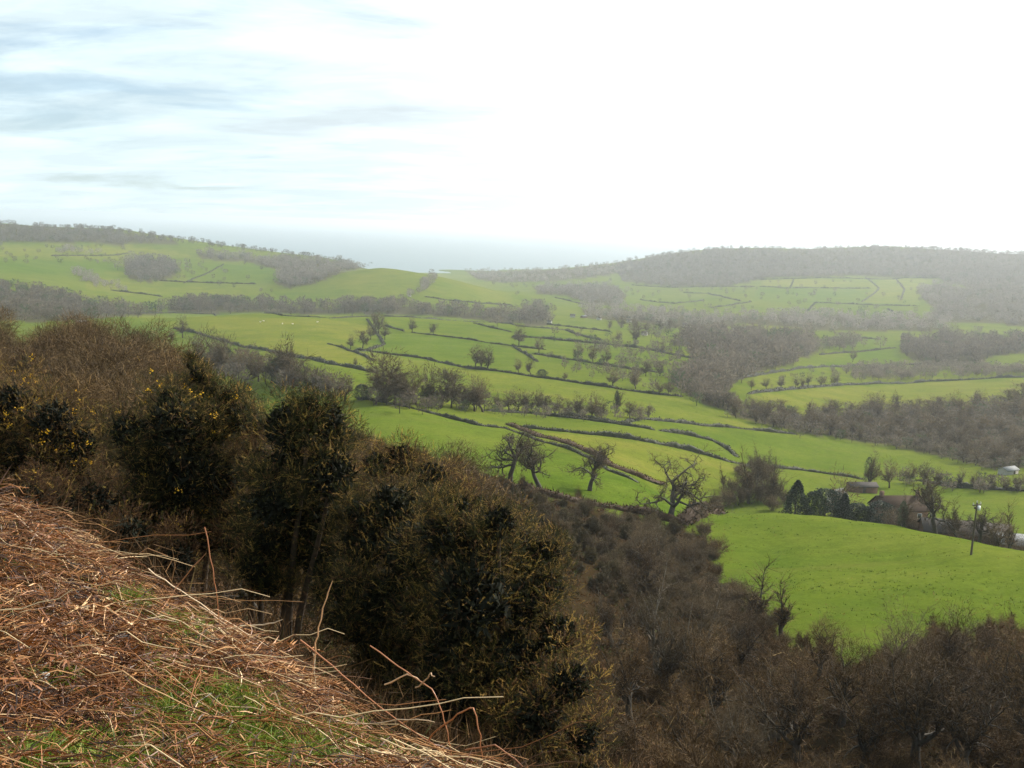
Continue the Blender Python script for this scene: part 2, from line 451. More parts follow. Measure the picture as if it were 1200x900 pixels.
def build_sea():
    m, nt, N, L, b = mat('sea_water')
    b.inputs['Base Color'].default_value = (.045, .085, .10, 1); b.inputs['Roughness'].default_value = .28
    b.inputs['IOR'].default_value = 1.33; b.inputs['Specular IOR Level'].default_value = .28
    tc = N.new('ShaderNodeTexCoord'); no = N.new('ShaderNodeTexNoise'); no.inputs['Scale'].default_value = .02; no.inputs['Detail'].default_value = 8
    L.new(tc.outputs['Object'], no.inputs['Vector'])
    bp = N.new('ShaderNodeBump'); bp.inputs['Strength'].default_value = .6; bp.inputs['Distance'].default_value = 8
    L.new(no.outputs['Fac'], bp.inputs['Height']); L.new(bp.outputs[0], b.inputs['Normal'])
    e = 42000
    V = [(-e, 1500, SEA), (e, 1500, SEA), (e, e, SEA), (-e, e, SEA)]
    tag(obj('sea', mesh('sea', V, np.array([[0, 1, 2, 3]]), m)), kind='structure')


HAZE_DENSITY = 1.05e-4


def build_haze():
    e = 46000; zb, zt = -215.0, 14.0
    V = [(x, y, z) for z in (zb, zt) for y in (-e, e) for x in (-e, e)]
    Q = np.array([[0, 2, 3, 1], [4, 5, 7, 6], [0, 1, 5, 4], [2, 6, 7, 3], [0, 4, 6, 2], [1, 3, 7, 5]])
    m = bpy.data.materials.new('haze_air'); m.use_nodes = True
    nt = m.node_tree; nt.nodes.clear()
    o = nt.nodes.new('ShaderNodeOutputMaterial'); p = nt.nodes.new('ShaderNodeVolumePrincipled')
    p.inputs['Color'].default_value = (.78, .84, .90, 1); p.inputs['Density'].default_value = HAZE_DENSITY
    p.inputs['Anisotropy'].default_value = .5
    nt.links.new(p.outputs[0], o.inputs['Volume'])
    tag(obj('haze', mesh('haze', V, Q, m)), kind='stuff')


SUN_AZ = math.radians(52); SUN_EL = math.radians(36)


def build_light():
    w = bpy.data.worlds.new('World'); scene.world = w; w.use_nodes = True
    nt = w.node_tree; N, L = nt.nodes, nt.links
    bg = N['Background']
    sky = N.new('ShaderNodeTexSky'); sky.sky_type = 'NISHITA'; sky.sun_disc = False
    sky.sun_elevation = SUN_EL; sky.sun_rotation = SUN_AZ
    sky.air_density = 1.0; sky.dust_density = .6; sky.ozone_density = 2.0
    # thin winter cloud: streaky noise on the dome, stretched level and denser towards the sun
    tc = N.new('ShaderNodeTexCoord')
    sep = N.new('ShaderNodeSeparateXYZ'); L.new(tc.outputs['Generated'], sep.inputs[0])

    def math_(op, a, b=None, c=None):
        x = N.new('ShaderNodeMath'); x.operation = op
        for i, q in enumerate((a, b, c)):
            if q is None: continue
            if isinstance(q, (int, float)): x.inputs[i].default_value = q
            else: L.new(q, x.inputs[i])
        return x.outputs[0]
    zc = math_('MAXIMUM', sep.outputs['Z'], .0)
    k = math_('ADD', zc, .16)
    px = math_('DIVIDE', sep.outputs['X'], k); py = math_('DIVIDE', sep.outputs['Y'], k)
    cmb = N.new('ShaderNodeCombineXYZ'); L.new(px, cmb.inputs[0]); L.new(py, cmb.inputs[1])

    def noise(sc, det, loc, scl):
        mp = N.new('ShaderNodeMapping'); mp.inputs['Location'].default_value = loc; mp.inputs['Scale'].default_value = scl
        L.new(cmb.outputs[0], mp.inputs[0])
        n = N.new('ShaderNodeTexNoise'); n.inputs['Scale'].default_value = sc; n.inputs['Detail'].default_value = det; n.inputs['Roughness'].default_value = .6
        n.inputs['Distortion'].default_value = .4
        L.new(mp.outputs[0], n.inputs['Vector']); return n.outputs['Fac']
    n1 = noise(1.5, 10, CLOUD_LOC1, (.8, 1.4, 1)); n2 = noise(.55, 6, CLOUD_LOC2, (.6, 1.2, 1))
    # sunward factor: dot with the sun's direction
    sd = (math.sin(SUN_AZ) * math.cos(SUN_EL), math.cos(SUN_AZ) * math.cos(SUN_EL), math.sin(SUN_EL))
    vd = N.new('ShaderNodeVectorMath'); vd.operation = 'DOT_PRODUCT'; vd.inputs[1].default_value = sd
    L.new(tc.outputs['Generated'], vd.inputs[0])
    sunw = N.new('ShaderNodeMapRange'); sunw.inputs['From Min'].default_value = .35; sunw.inputs['From Max'].default_value = .95
    L.new(vd.outputs['Value'], sunw.inputs['Value'])
    low = N.new('ShaderNodeMapRange'); low.inputs['From Min'].default_value = 0; low.inputs['From Max'].default_value = .10
    low.inputs['To Min'].default_value = .20; low.inputs['To Max'].default_value = .07
    L.new(zc, low.inputs['Value']); hz = low.outputs[0]

    def patch(u, v, sx, sy, rot=0.0):
        # a soft oval in the cloud plane, centred on the sky direction of one photograph pixel
        d = ray(u, v); d = d / np.linalg.norm(d); q = d[2] + .16
        mp = N.new('ShaderNodeMapping'); mp.vector_type = 'POINT'
        mp.inputs['Location'].default_value = (-d[0] / q / sx, -d[1] / q / sy, 0); mp.inputs['Scale'].default_value = (1 / sx, 1 / sy, 1)
        L.new(cmb.outputs[0], mp.inputs[0])
        ln = N.new('ShaderNodeVectorMath'); ln.operation = 'LENGTH'; L.new(mp.outputs[0], ln.inputs[0])
        return math_('POWER', 2.718, math_('MULTIPLY', math_('POWER', ln.outputs['Value'], 2.0), -1.0))
    gap = math_('ADD', patch(5, 110, .38, .55), math_('MULTIPLY', patch(90, 215, .8, .5), .55))
    band = math_('ADD', patch(330, 150, .55, .34), math_('MULTIPLY', patch(530, 125, .45, .25), .7))
    cov = math_('ADD', n1, math_('MULTIPLY', sunw.outputs[0], .42))
    cov = math_('SUBTRACT', math_('ADD', cov, hz), math_('MULTIPLY', gap, .17))
    cl = N.new('ShaderNodeMapRange'); cl.interpolation_type = 'SMOOTHSTEP'
    cl.inputs['From Min'].default_value = CLOUD_LO; cl.inputs['From Max'].default_value = CLOUD_HI; cl.inputs['To Min'].default_value = .48
    L.new(cov, cl.inputs['Value'])
    # cloud brightness: lit white, with grey bellies where the second noise is thick
    belly = N.new('ShaderNodeMapRange'); belly.interpolation_type = 'SMOOTHSTEP'
    belly.inputs['From Min'].default_value = .45; belly.inputs['From Max'].default_value = 1.0
    L.new(math_('ADD', math_('SUBTRACT', math_('MULTIPLY', math_('SUBTRACT', n2, .5), 1.6), -.40), math_('MULTIPLY', band, .58)), belly.inputs['Value'])
    n3 = noise(2.6, 9, (7.7, 2.2, 0), (.7, 1.5, 1))
    strk = N.new('ShaderNodeMapRange'); strk.inputs['From Min'].default_value = .42; strk.inputs['From Max'].default_value = .66; strk.inputs['To Min'].default_value = .95; strk.inputs['To Max'].default_value = 1.14
    L.new(n3, strk.inputs['Value'])
    br = math_('MULTIPLY', math_('MULTIPLY_ADD', math_('POWER', sunw.outputs[0], 1.6), 11.0, CLOUD_BASE), strk.outputs[0])
    lit = N.new('ShaderNodeMix'); lit.data_type = 'RGBA'
    L.new(belly.outputs[0], lit.inputs[0]); lm = N.new('ShaderNodeMix'); lm.data_type = 'RGBA'; L.new(sunw.outputs[0], lm.inputs[0]); lm.inputs[6].default_value = (.83, .985, 1.035, 1); lm.inputs[7].default_value = (1, 1, .99, 1); L.new(lm.outputs[2], lit.inputs[6]); lit.inputs[7].default_value = (.62, .70, .75, 1)
    sc = N.new('ShaderNodeVectorMath'); sc.operation = 'SCALE'; L.new(lit.outputs[2], sc.inputs[0]); L.new(br, sc.inputs['Scale'])
    mx = N.new('ShaderNodeMix'); mx.data_type = 'RGBA'
    tint = N.new('ShaderNodeMix'); tint.data_type = 'RGBA'; tint.blend_type = 'MULTIPLY'; tint.inputs[0].default_value = 1
    L.new(sky.outputs[0], tint.inputs[6]); tint.inputs[7].default_value = (.80, .95, 1.10, 1)
    L.new(cl.outputs[0], mx.inputs[0]); L.new(tint.outputs[2], mx.inputs[6]); L.new(sc.outputs[0], mx.inputs[7])
    L.new(mx.outputs[2], bg.inputs['Color'])
    bg.inputs['Strength'].default_value = SKY_STRENGTH
    s = bpy.data.lights.new('sun', 'SUN'); s.energy = SUN_STRENGTH; s.angle = math.radians(.53); s.color = (1, .93, .82)
    so = bpy.data.objects.new('sun', s); COL.objects.link(so)
    so.rotation_euler = Vector(sd).to_track_quat('Z', 'Y').to_euler()
    so.location = (60, 60, 60)


CLOUD_LOC1 = (3.1, 1.7, 0); CLOUD_LOC2 = (0.4, 5.2, 0)
CLOUD_LO, CLOUD_HI, CLOUD_BASE = .34, .62, 9.2
SKY_STRENGTH, SUN_STRENGTH, EXPOSURE = .07, 4.4, .68


def build_camera():
    cd = bpy.data.cameras.new('camera'); co = bpy.data.objects.new('camera', cd); COL.objects.link(co)
    cd.sensor_width = 36; cd.lens = 36 * FPX / 1200; cd.clip_start = .05; cd.clip_end = 120000
    mw = Matrix(((cR[0], cU[0], -cF[0], 0), (cR[1], cU[1], -cF[1], 0), (cR[2], cU[2], -cF[2], 0), (0, 0, 0, 1)))
    co.matrix_world = mw
    scene.camera = co
    vs = scene.view_settings
    scene.display_settings.display_device = 'sRGB'
    vs.view_transform = 'Standard'; vs.look = 'None'; vs.gamma = 1; vs.use_curve_mapping = False; vs.exposure = EXPOSURE
    cy = scene.cycles
    cy.use_denoising = True; cy.use_adaptive_sampling = False; cy.pixel_filter_type = 'BLACKMAN_HARRIS'; cy.filter_width = 1.5; cy.denoiser = 'OPENIMAGEDENOISE'; cy.denoising_input_passes = 'RGB_ALBEDO_NORMAL'; cy.denoising_prefilter = 'ACCURATE'
    cy.max_bounces = 6; cy.diffuse_bounces = 2; cy.glossy_bounces = 2; cy.transmission_bounces = 2; cy.volume_bounces = 1; cy.transparent_max_bounces = 8
    cy.caustics_reflective = False; cy.caustics_refractive = False


def build_tufts():
    """rushes and rank grass standing up out of the nearer pastures"""
    g = np.random.default_rng(515)
    r = np.exp(g.uniform(math.log(120), math.log(620), 30000)); th = g.uniform(-.3, .56, 30000)
    x, y = np.sin(th) * r, np.cos(th) * r; z = ground_z(x, y)
    cl = np.sin(x * .06 + 2 * np.sin(y * .04)) * np.sin(y * .05 + x * .02) + .6 * np.sin(x * .23 + y * .31)
    k = (scrub_amount(x, y, z) < .3) & (g.uniform(-.2, 1.6, len(x)) < cl)
    P = np.stack([x, y, z], 1)[k][:5000]; n = len(P); m = 5
    h = g.uniform(.10, .36, n) ** 1.0
    p = np.repeat(P, m, 0) + g.normal(0, .16, (n * m, 3)) * [1, 1, 0]; p[:, 2] -= .03
    V, F = spikes(p, unit(g.normal(0, .5, (n * m, 3)) + [0, 0, 1]), np.repeat(h, m) * g.uniform(.6, 1.2, n * m), .10 + 0 * p[:, 0], g)
    tag(obj('rank_grass', mesh('rank_grass', V, F, M['blade'], np.repeat(np.repeat(np.clip(g.normal(.5, .22, n), 0, 1), m), 3))), 'tufts of rank grass and rushes in the nearer pastures', 'grass', kind='stuff')
# ------------------------------------------------------------------ bare trees
def grow(seed, H=10., trunk=.28, r0=.035, lean=.05, wob=.12, levels=3, kids=(7, 6, 6), lenf=(.62, .55, .5), ang=(.85, .8, .75),
         up=(.02, .10, .06, .03), start=(.45, .3, .25), stems=1, tw=.02, twn=14, twl=.55, leader=.62, taper=.4):
    """grow a winter tree: returns (limbs by level as (paths, radii)), twig start points, directions, lengths"""
    g = np.random.default_rng(seed)
    limbs = [[] for _ in range(levels + 1)]
    Zu = np.array([0, 0, 1.])

    def br(p, d, L, r, lev):
        k = 6 if lev == 0 else 5 if lev == 1 else 4
        pts = [p]; dd = d
        for i in range(k - 1):
            dd = dd + g.normal(0, wob * (1 + .5 * lev), 3) + up[min(lev, len(up) - 1)] * Zu
            dd = dd / np.linalg.norm(dd)
            pts.append(pts[-1] + dd * L / (k - 1))
        pts = np.array(pts); rad = np.linspace(r, r * taper, k)
        limbs[lev].append((pts, rad))
        if lev >= levels: return
        n = kids[lev]; az = g.uniform(0, 6.28)
        for j in range(n):
            s = start[lev] + (1 - start[lev]) * (j + g.uniform(.1, .9)) / n
            q = s * (k - 1); i = min(int(q), k - 2); f = q - i
            pos = pts[i] * (1 - f) + pts[i + 1] * f
            t = pts[i + 1] - pts[i]; t /= np.linalg.norm(t)
            a = np.cross(t, [.3, .2, .9]); a /= np.linalg.norm(a); b = np.cross(t, a)
            az += 2.4 + g.normal(0, .35)
            an = ang[lev] * g.uniform(.7, 1.25)
            d2 = math.cos(an) * t + math.sin(an) * (math.cos(az) * a + math.sin(az) * b)
            br(pos, d2, L * lenf[lev] * g.uniform(.7, 1.2) * (1.15 - .45 * s), rad[i] * .62, lev + 1)
        # the branch goes on as its own thinner leader
        br(pts[-1], dd, L * leader, rad[-1] * .9, lev + 1)
    for s in range(stems):
        if stems == 1: d = np.array([g.normal(0, lean), g.normal(0, lean), 1]); p = np.zeros(3)
        else:
            a = s * 6.28 / stems + g.uniform(-.4, .4); sp = g.uniform(.15, .5) + lean
            d = np.array([math.cos(a) * sp, math.sin(a) * sp, 1]); p = np.array([math.cos(a), math.sin(a), 0]) * .02 * H * stems ** .5
        br(p, d / np.linalg.norm(d), H * trunk if stems == 1 else H * trunk * g.uniform(.7, 1.1), r0 * H, 0)
    # twigs from the two outer levels
    P, D, Ln = [], [], []
    for lev in (levels - 1, levels):
        for pts, rad in limbs[lev]:
            n = twn if lev == levels else twn // 2
            s = g.uniform(.1, 1, n) * (len(pts) - 1); i = np.minimum(s.astype(int), len(pts) - 2); f = (s - i)[:, None]
            pos = pts[i] * (1 - f) + pts[i + 1] * f; t = unit(pts[i + 1] - pts[i])
            d = unit(t + g.normal(0, .62, (n, 3)) + [0, 0, .12])
            P.append(pos); D.append(d); Ln.append(np.linalg.norm(pts[-1] - pts[0]) * twl * g.uniform(.5, 1.3, n))
    P, D, Ln = np.concatenate(P), np.concatenate(D), np.concatenate(Ln)
    zmax = (P + D * Ln[:, None])[:, 2].max()
    k = H / zmax
    return [[(p * k, r) for p, r in lv] for lv in limbs], P * k, D, Ln * k, g


def limb_mesh(lv, sides, g, tone):
    if not lv: return None
    by = {}
    for p, r in lv: by.setdefault(len(p), []).append((p, r))
    out = []
    for items in by.values():
        V, Q, pi = tubes(np.array([a for a, _ in items]), np.array([b for _, b in items]), sides, g)
        out.append((V, Q, np.full(len(V), tone)))
    return join(out)


def bare_tree(name, seed, tw=.02, twm='twig', wood_levels=2, puff=0, **k):
    """trunk mesh (trunk and main limbs) and crown mesh (branchlets and twigs)"""
    limbs, P, D, Ln, g = grow(seed, **k)
    wood = [limb_mesh(limbs[0], 8, g, .5)] + [limb_mesh(l, 5, g, .5) for l in limbs[1:wood_levels] if l]
    V, F, t = join(wood)
    tm = mesh(name + '_trunk', V, F, M['bark_pale' if name == 'multi' else 'bark'], smooth=True)
    fine = [limb_mesh(l, 3, g, .35) for l in limbs[wood_levels:] if l]
    if puff:                      # the fine outer brush that rounds the crown off
        H = k['H']; q = unit(g.normal(size=(puff, 3))); q[:, 2] = np.where(q[:, 2] < -.4, -q[:, 2], q[:, 2])
        lump = 1 + .2 * np.sin(q[:, 0] * 5 + seed) + .17 * np.sin(q[:, 1] * 6 + 2 * seed) + .14 * np.sin(q[:, 2] * 8 + seed)
        rad = P[:, :2].std(0) * 1.9; c0 = np.array([*P[:, :2].mean(0), .58 * H])
        pe = c0 + q * (lump * np.sqrt(g.uniform(.3, 1, puff)))[:, None] * np.array([rad[0], rad[1], .36 * H])
        P = np.concatenate([P, pe]); D = np.concatenate([D, unit(q * .7 + g.normal(0, .8, q.shape) + [0, 0, .25])]); Ln = np.concatenate([Ln, g.uniform(.04, .10, puff) * H])
    # twig: a long thin triangle, with a fork partway along
    w = tw * g.uniform(.6, 1.3, len(P))
    V1, F1 = spikes(P, D, Ln, w, g)
    mid = P + D * (Ln * g.uniform(.25, .6, len(P)))[:, None]
    D2 = unit(D + g.normal(0, .5, D.shape)); V2, F2 = spikes(mid, D2, Ln * g.uniform(.35, .7, len(P)), w * .8, g)
    t1 = np.repeat(np.clip(g.normal(.5, .22, len(P)), 0, 1), 3)
    V, F, t = join(fine + [(V1, F1, t1), (V2, F2, t1)])
    cm = mesh(name + '_crown', V, F, M[twm], t)
    return tm, cm


def merged_tree(name, seed, tw, twm='twig', **k):
    limbs, P, D, Ln, g = grow(seed, **k)
    wd = [limb_mesh(limbs[0], 5, g, .2)] + [limb_mesh(l, 3, g, .2) for l in limbs[1:] if l]
    ne = 520; q = unit(g.normal(size=(ne, 3))); q[:, 2] = np.where(q[:, 2] < -.45, -q[:, 2], q[:, 2])
    H = k['H']; cw = (.36, .27, .31, .24, .33)[seed % 5] if k['ang'][0] > .7 else .21; cz = (.30, .36, .33, .38, .28)[seed % 5]
    lump = 1 + .34 * np.sin(q[:, 0] * 4 + seed) + .28 * np.sin(q[:, 1] * 5 + 2 * seed) + .22 * np.sin(q[:, 2] * 6 + seed)
    pe = np.array([0, 0, .57 * H]) + q * (lump * np.sqrt(g.uniform(.15, 1, ne)))[:, None] * np.array([cw, cw * .9, cz]) * H
    P = np.concatenate([P * [.85, .85, .97], pe]); D = np.concatenate([D, unit(q * [1, 1, .8] + g.normal(0, .5, q.shape) + [0, 0, .3])]); Ln = np.concatenate([Ln * .75, g.uniform(.06, .14, ne) * H])
    V1, F1 = spikes(P, D, Ln, tw * g.uniform(.6, 1.4, len(P)), g)
    V, F, t = join(wd + [(V1, F1, np.repeat(np.clip(g.normal(.5, .22, len(P)), 0, 1), 3))])
    return mesh(name, V, F, M[twm], t)


TREES = {}


def make_tree_kinds():
    T = TREES
    OAK = dict(H=10, trunk=.36, r0=.042, kids=(7, 6, 5), lenf=(.95, .62, .5), ang=(1.0, .85, .8), wob=.24, up=(.02, .12, .05, .02), start=(.68, .3, .2), leader=.7, taper=.5)
    for i, s in enumerate((11, 12, 13)): T['oak%d' % i] = bare_tree('oak', s, tw=.03, twn=11, twl=.75, wood_levels=3, **OAK)
    T['gnarl'] = bare_tree('gnarled_oak', 38, tw=.035, twn=10, twl=.7, wood_levels=3, H=10, trunk=.36, r0=.045, kids=(8, 6, 5), lenf=(1.1, .6, .42), ang=(1.15, .95, .9),
                           wob=.34, up=(.02, .08, .03, .02), start=(.3, .3, .2), leader=.6)
    ASH = dict(H=10, trunk=.42, r0=.022, kids=(9, 6, 5), lenf=(.62, .5, .5), ang=(.6, .6, .6), wob=.09, up=(.02, .12, .12, .06), start=(.3, .3, .25), leader=.75)
    for i, s in enumerate((21, 22)): T['ash%d' % i] = bare_tree('ash', s, tw=.03, twn=14, twl=.75, **ASH)
    SL = dict(H=10, trunk=.5, r0=.021, kids=(9, 5), lenf=(.42, .5), ang=(.5, .5), levels=2, wob=.07, up=(.01, .10, .06), start=(.35, .3), leader=.8)
    for i, s in enumerate((31, 32)): T['slim%d' % i] = bare_tree('slim', s, tw=.042, twn=20, twl=.8, twm='twig_brown', wood_levels=3, **SL)
    # close hillside trees seen from above: denser, brown, rounded crowns
    BR = dict(H=10, trunk=.30, r0=.040, kids=(8, 7, 6), lenf=(.95, .62, .52), ang=(.72, .7, .7), wob=.14, up=(.03, .16, .12, .06), start=(.35, .25, .2), leader=.8)
    for i, s in enumerate((41, 42, 43)): T['brown%d' % i] = bare_tree('brown', s, tw=.022, twn=7, twl=.7, twm=('twig_brown', 'twig_gold_lit', 'twig_brown')[i], wood_levels=3, puff=1300, **BR)
    for i, s in enumerate((46, 47)): T['dense%d' % i] = bare_tree('dense', s, tw=.022, twn=12, twl=.8, twm='twig_gold_lit', wood_levels=2, puff=9000, **dict(BR, ang=(.95, .8, .8), r0=.022))
    MS = dict(H=10, trunk=.38, r0=.028, stems=4, kids=(6, 6, 5), lenf=(.75, .6, .5), ang=(.6, .65, .65), wob=.12, up=(.04, .14, .1, .05), start=(.3, .25, .2), leader=.8, lean=.1)
    for i, s in enumerate((51, 52)): T['multi%d' % i] = bare_tree('multi', s, tw=.024, twn=6, twl=.7, twm=('twig', 'twig_brown')[i], wood_levels=3, puff=900, **MS)
    # bushes: many stems from the ground
    SH = dict(H=4, trunk=.45, r0=.010, stems=9, kids=(6, 5), lenf=(.7, .6), ang=(.6, .65), levels=2, wob=.15, up=(.05, .12, .06), start=(.2, .2), leader=.8, lean=.25)
    for i, s in enumerate((61, 62, 63)): T['shrub%d' % i] = bare_tree('shrub', s, tw=.016, twn=18, twl=.85, twm='twig_brown', wood_levels=1, **SH)
    for i, s in enumerate((64, 65)): T['bramble%d' % i] = bare_tree('bramble', s, tw=.05, twn=16, twl=.9, twm='bramble', wood_levels=1, puff=2600, **SH)
    for i, s in enumerate((66, 67)): T['bush%d' % i] = bare_tree('bush', s, tw=.03, twn=9, twl=.8, twm='twig', wood_levels=1, **SH)
    # trees of the middle distance: one mesh each, broader twigs
    MD = dict(H=9, trunk=.3, r0=.034, kids=(7, 5), lenf=(1.0, .65), ang=(.9, .8), levels=2, wob=.16, up=(.02, .12, .06), start=(.45, .25), leader=.8)
    for i, s in enumerate((71, 72, 73, 74, 75, 76, 77)): T['far%d' % i] = merged_tree('far_tree', s, .085, twn=20, twl=1.05, **MD)
    MU = dict(H=9, trunk=.4, r0=.02, kids=(7, 4), lenf=(.62, .6), ang=(.6, .6), levels=2, wob=.1, up=(.02, .14, .1), start=(.25, .25), leader=.8)
    for i, s in enumerate((81, 82)): T['fartall%d' % i] = merged_tree('far_tall_tree', s, .09, twn=22, twl=1.0, **MU)
    # dark evergreens
    g = np.random.default_rng(5)
    for nm, n, prof_, size in (('conifer', 5200, lambda z: (1 - z) ** .75 * .28 * (.35 + .65 * np.minimum(z / .12, 1)), .30),
                               ('holly', 5200, lambda z: np.sqrt(np.maximum(1 - ((z - .5) / .52) ** 2, 0)) * .42, .34),
                               ('ivy', 2600, lambda z: np.sqrt(np.maximum(1 - ((z - .5) / .5) ** 2, 0)) * .16, .22)):
        z = g.uniform(.03, 1, n); a = g.uniform(0, 6.28, n)
        lump = 1 + .22 * np.sin(a * 3 + z * 9) + .16 * np.sin(a * 5 - z * 17 + 1) + .1 * np.sin(a * 9 + z * 31)
        R = prof_(z) * lump * np.sqrt(g.uniform(.25, 1.05, n)) * 10
        p = np.stack([np.cos(a) * R, np.sin(a) * R, z * 9.6], 1)
        d = unit(np.stack([np.cos(a), np.sin(a), .3 + 0 * a], 1) + g.normal(0, .6, (n, 3)))
        V, F = spikes(p, d, size * g.uniform(.6, 1.6, n), size * .8 * g.uniform(.5, 1.2, n), g)
        cm = mesh(nm + '_foliage', V, F, M['ivy' if nm == 'ivy' else 'evergreen'], np.repeat(np.clip(g.normal(.5, .25, n), 0, 1), 3))
        zz = np.linspace(0, 9.2, 6)
        path = np.stack([.1 * np.sin(zz), .1 * np.cos(zz * .7) - .1, zz], 1)[None]
        V, Q, _ = tubes(path, np.linspace(.22, .03, 6)[None], 7, g)
        T[nm] = (mesh(nm + '_trunk', V, Q, M['bark'], smooth=True), cm)
    T['_h'] = 10.0


def kind_height(k):
    return 4.0 if k.startswith(('shrub', 'bush', 'bramb')) else 9.0 if k.startswith('far') else 10.0


_tcount = {}


def put_tree(kind, P, h, label, cat='tree', group=None, name=None, spin=None, wide=1.0, lean=(0, 0), ivy=False, sink=.15):
    """one tree at ground point P, h metres tall; kind picks the grown form"""
    m = TREES[kind]
    s = h / kind_height(kind)
    rot = (lean[0], lean[1], rng.uniform(0, 6.28) if spin is None else spin)
    loc = (P[0], P[1], P[2] - sink)
    nm = name or {'oak': 'oak_tree', 'gnarl': 'oak_tree', 'conif': 'conifer_tree', 'holly': 'holly_tree', 'shrub': 'bare_shrub', 'bush': 'bare_shrub', 'bramb': 'bramble_bush'}.get(
        kind.rstrip('0123456789')[:5], 'bare_tree')
    sc = (s * wide, s * wide, s)
    if not isinstance(m, tuple):
        o = obj(nm, m, loc=loc, rot=rot, scale=sc)
    else:
        o = obj(nm, None, loc=loc, rot=rot, scale=sc)
        obj('stems' if nm in ('bare_shrub', 'bramble_bush') else 'trunk', m[0], o); obj('twigs' if nm in ('bare_shrub', 'bramble_bush') else 'crown', m[1], o)
        if ivy: obj('ivy', TREES['ivy'][1], o, scale=(.55, .55, .7))
    return tag(o, label, cat, group)


def px_h(P, hpx):
    """height in metres of something hpx photograph pixels tall standing at P"""
    return hpx * float(np.dot(P, cF)) / (FPX * .97)


# ------------------------------------------------------------------ hedges
def hedge(pts, label, h=1.5, w=1.3, cat='hedge', group=None, name='hedge', tuft=1.0, mats=None, shift=0.0, world=False):
    """a hedge along a line read on the photograph, laid on the ground; bumpy core plus a fuzz of shoots"""
    if world: P = np.asarray(pts, float)
    else:
        a = np.array(pts, float); P = pix2ground(a[:, 0], a[:, 1], 20)
    P = P[np.isfinite(P[:, 0])]
    h *= .82; w *= .85
    xy = P[:, :2]; d = np.concatenate([[0], np.cumsum(np.hypot(*np.diff(xy, axis=0).T))])
    step = max(.7, d[-1] / 420); n = max(3, int(d[-1] / step))
    s = np.linspace(0, d[-1], n)
    x = np.interp(s, d, xy[:, 0]); y = np.interp(s, d, xy[:, 1])
    if n > 9:                                       # round the corners
        for _ in range(6):
            x[1:-1] = (x[:-2] + 2 * x[1:-1] + x[2:]) / 4; y[1:-1] = (y[:-2] + 2 * y[1:-1] + y[2:]) / 4
    y = y + shift
    z = ground_z(x, y)
    g = np.random.default_rng(abs(hash((round(float(x[0]), 2), n))) % 100000)
    o0 = np.array([x.mean(), y.mean(), z.mean()])
    t = unit(np.stack([np.gradient(x), np.gradient(y)], 1)); nx, ny = -t[:, 1], t[:, 0]
    hh = h * (1 + .25 * np.sin(s * .23 + g.uniform(0, 6)) + .18 * np.sin(s * .71 + g.uniform(0, 6)) + g.normal(0, .1, n))
    hh = hh * np.clip(.55 + .9 * (.5 + .5 * np.sin(s * .045 + g.uniform(0, 6)) * np.sin(s * .13 + g.uniform(0, 6))), .5, 1.35)
    bare = np.sin(s * .09 + g.uniform(0, 6)) * np.sin(s * .031 + g.uniform(0, 6)) > .97
    hh = np.where(bare, .3 * h, hh); hh = np.maximum(hh, .22 * h)
    hh *= np.clip(np.minimum(s, d[-1] - s) / (6 * step) + .15, 0, 1)
    ww = w * (1 + .2 * np.sin(s * .37 + g.uniform(0, 6)) + g.normal(0, .08, n))
    sec = np.array([(-.5, -.08), (-.46, .45), (-.3, .82), (0, .95), (.3, .84), (.46, .42), (.5, -.08)])
    V = np.empty((n, 7, 3))
    for j, (a_, b_) in enumerate(sec):
        V[:, j, 0] = x + nx * a_ * ww; V[:, j, 1] = y + ny * a_ * ww; V[:, j, 2] = z + b_ * hh * (.9 if b_ > 0 else 1)
    V += g.normal(0, .10 * h, V.shape)
    idx = np.arange(n * 7).reshape(n, 7)
    Q = np.stack([idx[:-1, :-1], idx[1:, :-1], idx[1:, 1:], idx[:-1, 1:]], -1).reshape(-1, 4)
    m = int(min(18 * d[-1] / step * .7 * tuft, 5200))
    k = g.integers(0, n, m); al = g.uniform(-.55, .55, m); be = np.sqrt(g.uniform(0, 1, m))
    be = be * np.sqrt(np.maximum(1 - (al * 1.6) ** 2, .15))
    p = np.stack([x[k] + nx[k] * al * ww[k] + t[k, 0] * g.uniform(-.6, .6, m) * step, y[k] + ny[k] * al * ww[k] + t[k, 1] * g.uniform(-.6, .6, m) * step, z[k] + be * hh[k]], 1)
    dd = unit(np.stack([nx[k] * al * 2, ny[k] * al * 2, .7 + 0 * al], 1) + g.normal(0, .55, (m, 3)))
    sz = min(.45 * h, .9) * np.where(hh[k] < .1, .1, 1)
    V2, F2 = spikes(p, dd, sz * g.uniform(.5, 1.5, m), (.16 * h + .05) * g.uniform(.5, 1.4, m), g)
    VV, FF, tt = join([(V.reshape(-1, 3) - o0, Q, .2), (V2 - o0, F2, np.repeat(np.clip(g.normal(.45, .25, m), 0, 1), 3))])
    me = mesh(name, VV, FF, [M[(mats or 'hedge')]], tt)
    return tag(obj(name, me, loc=o0), label, cat, group)


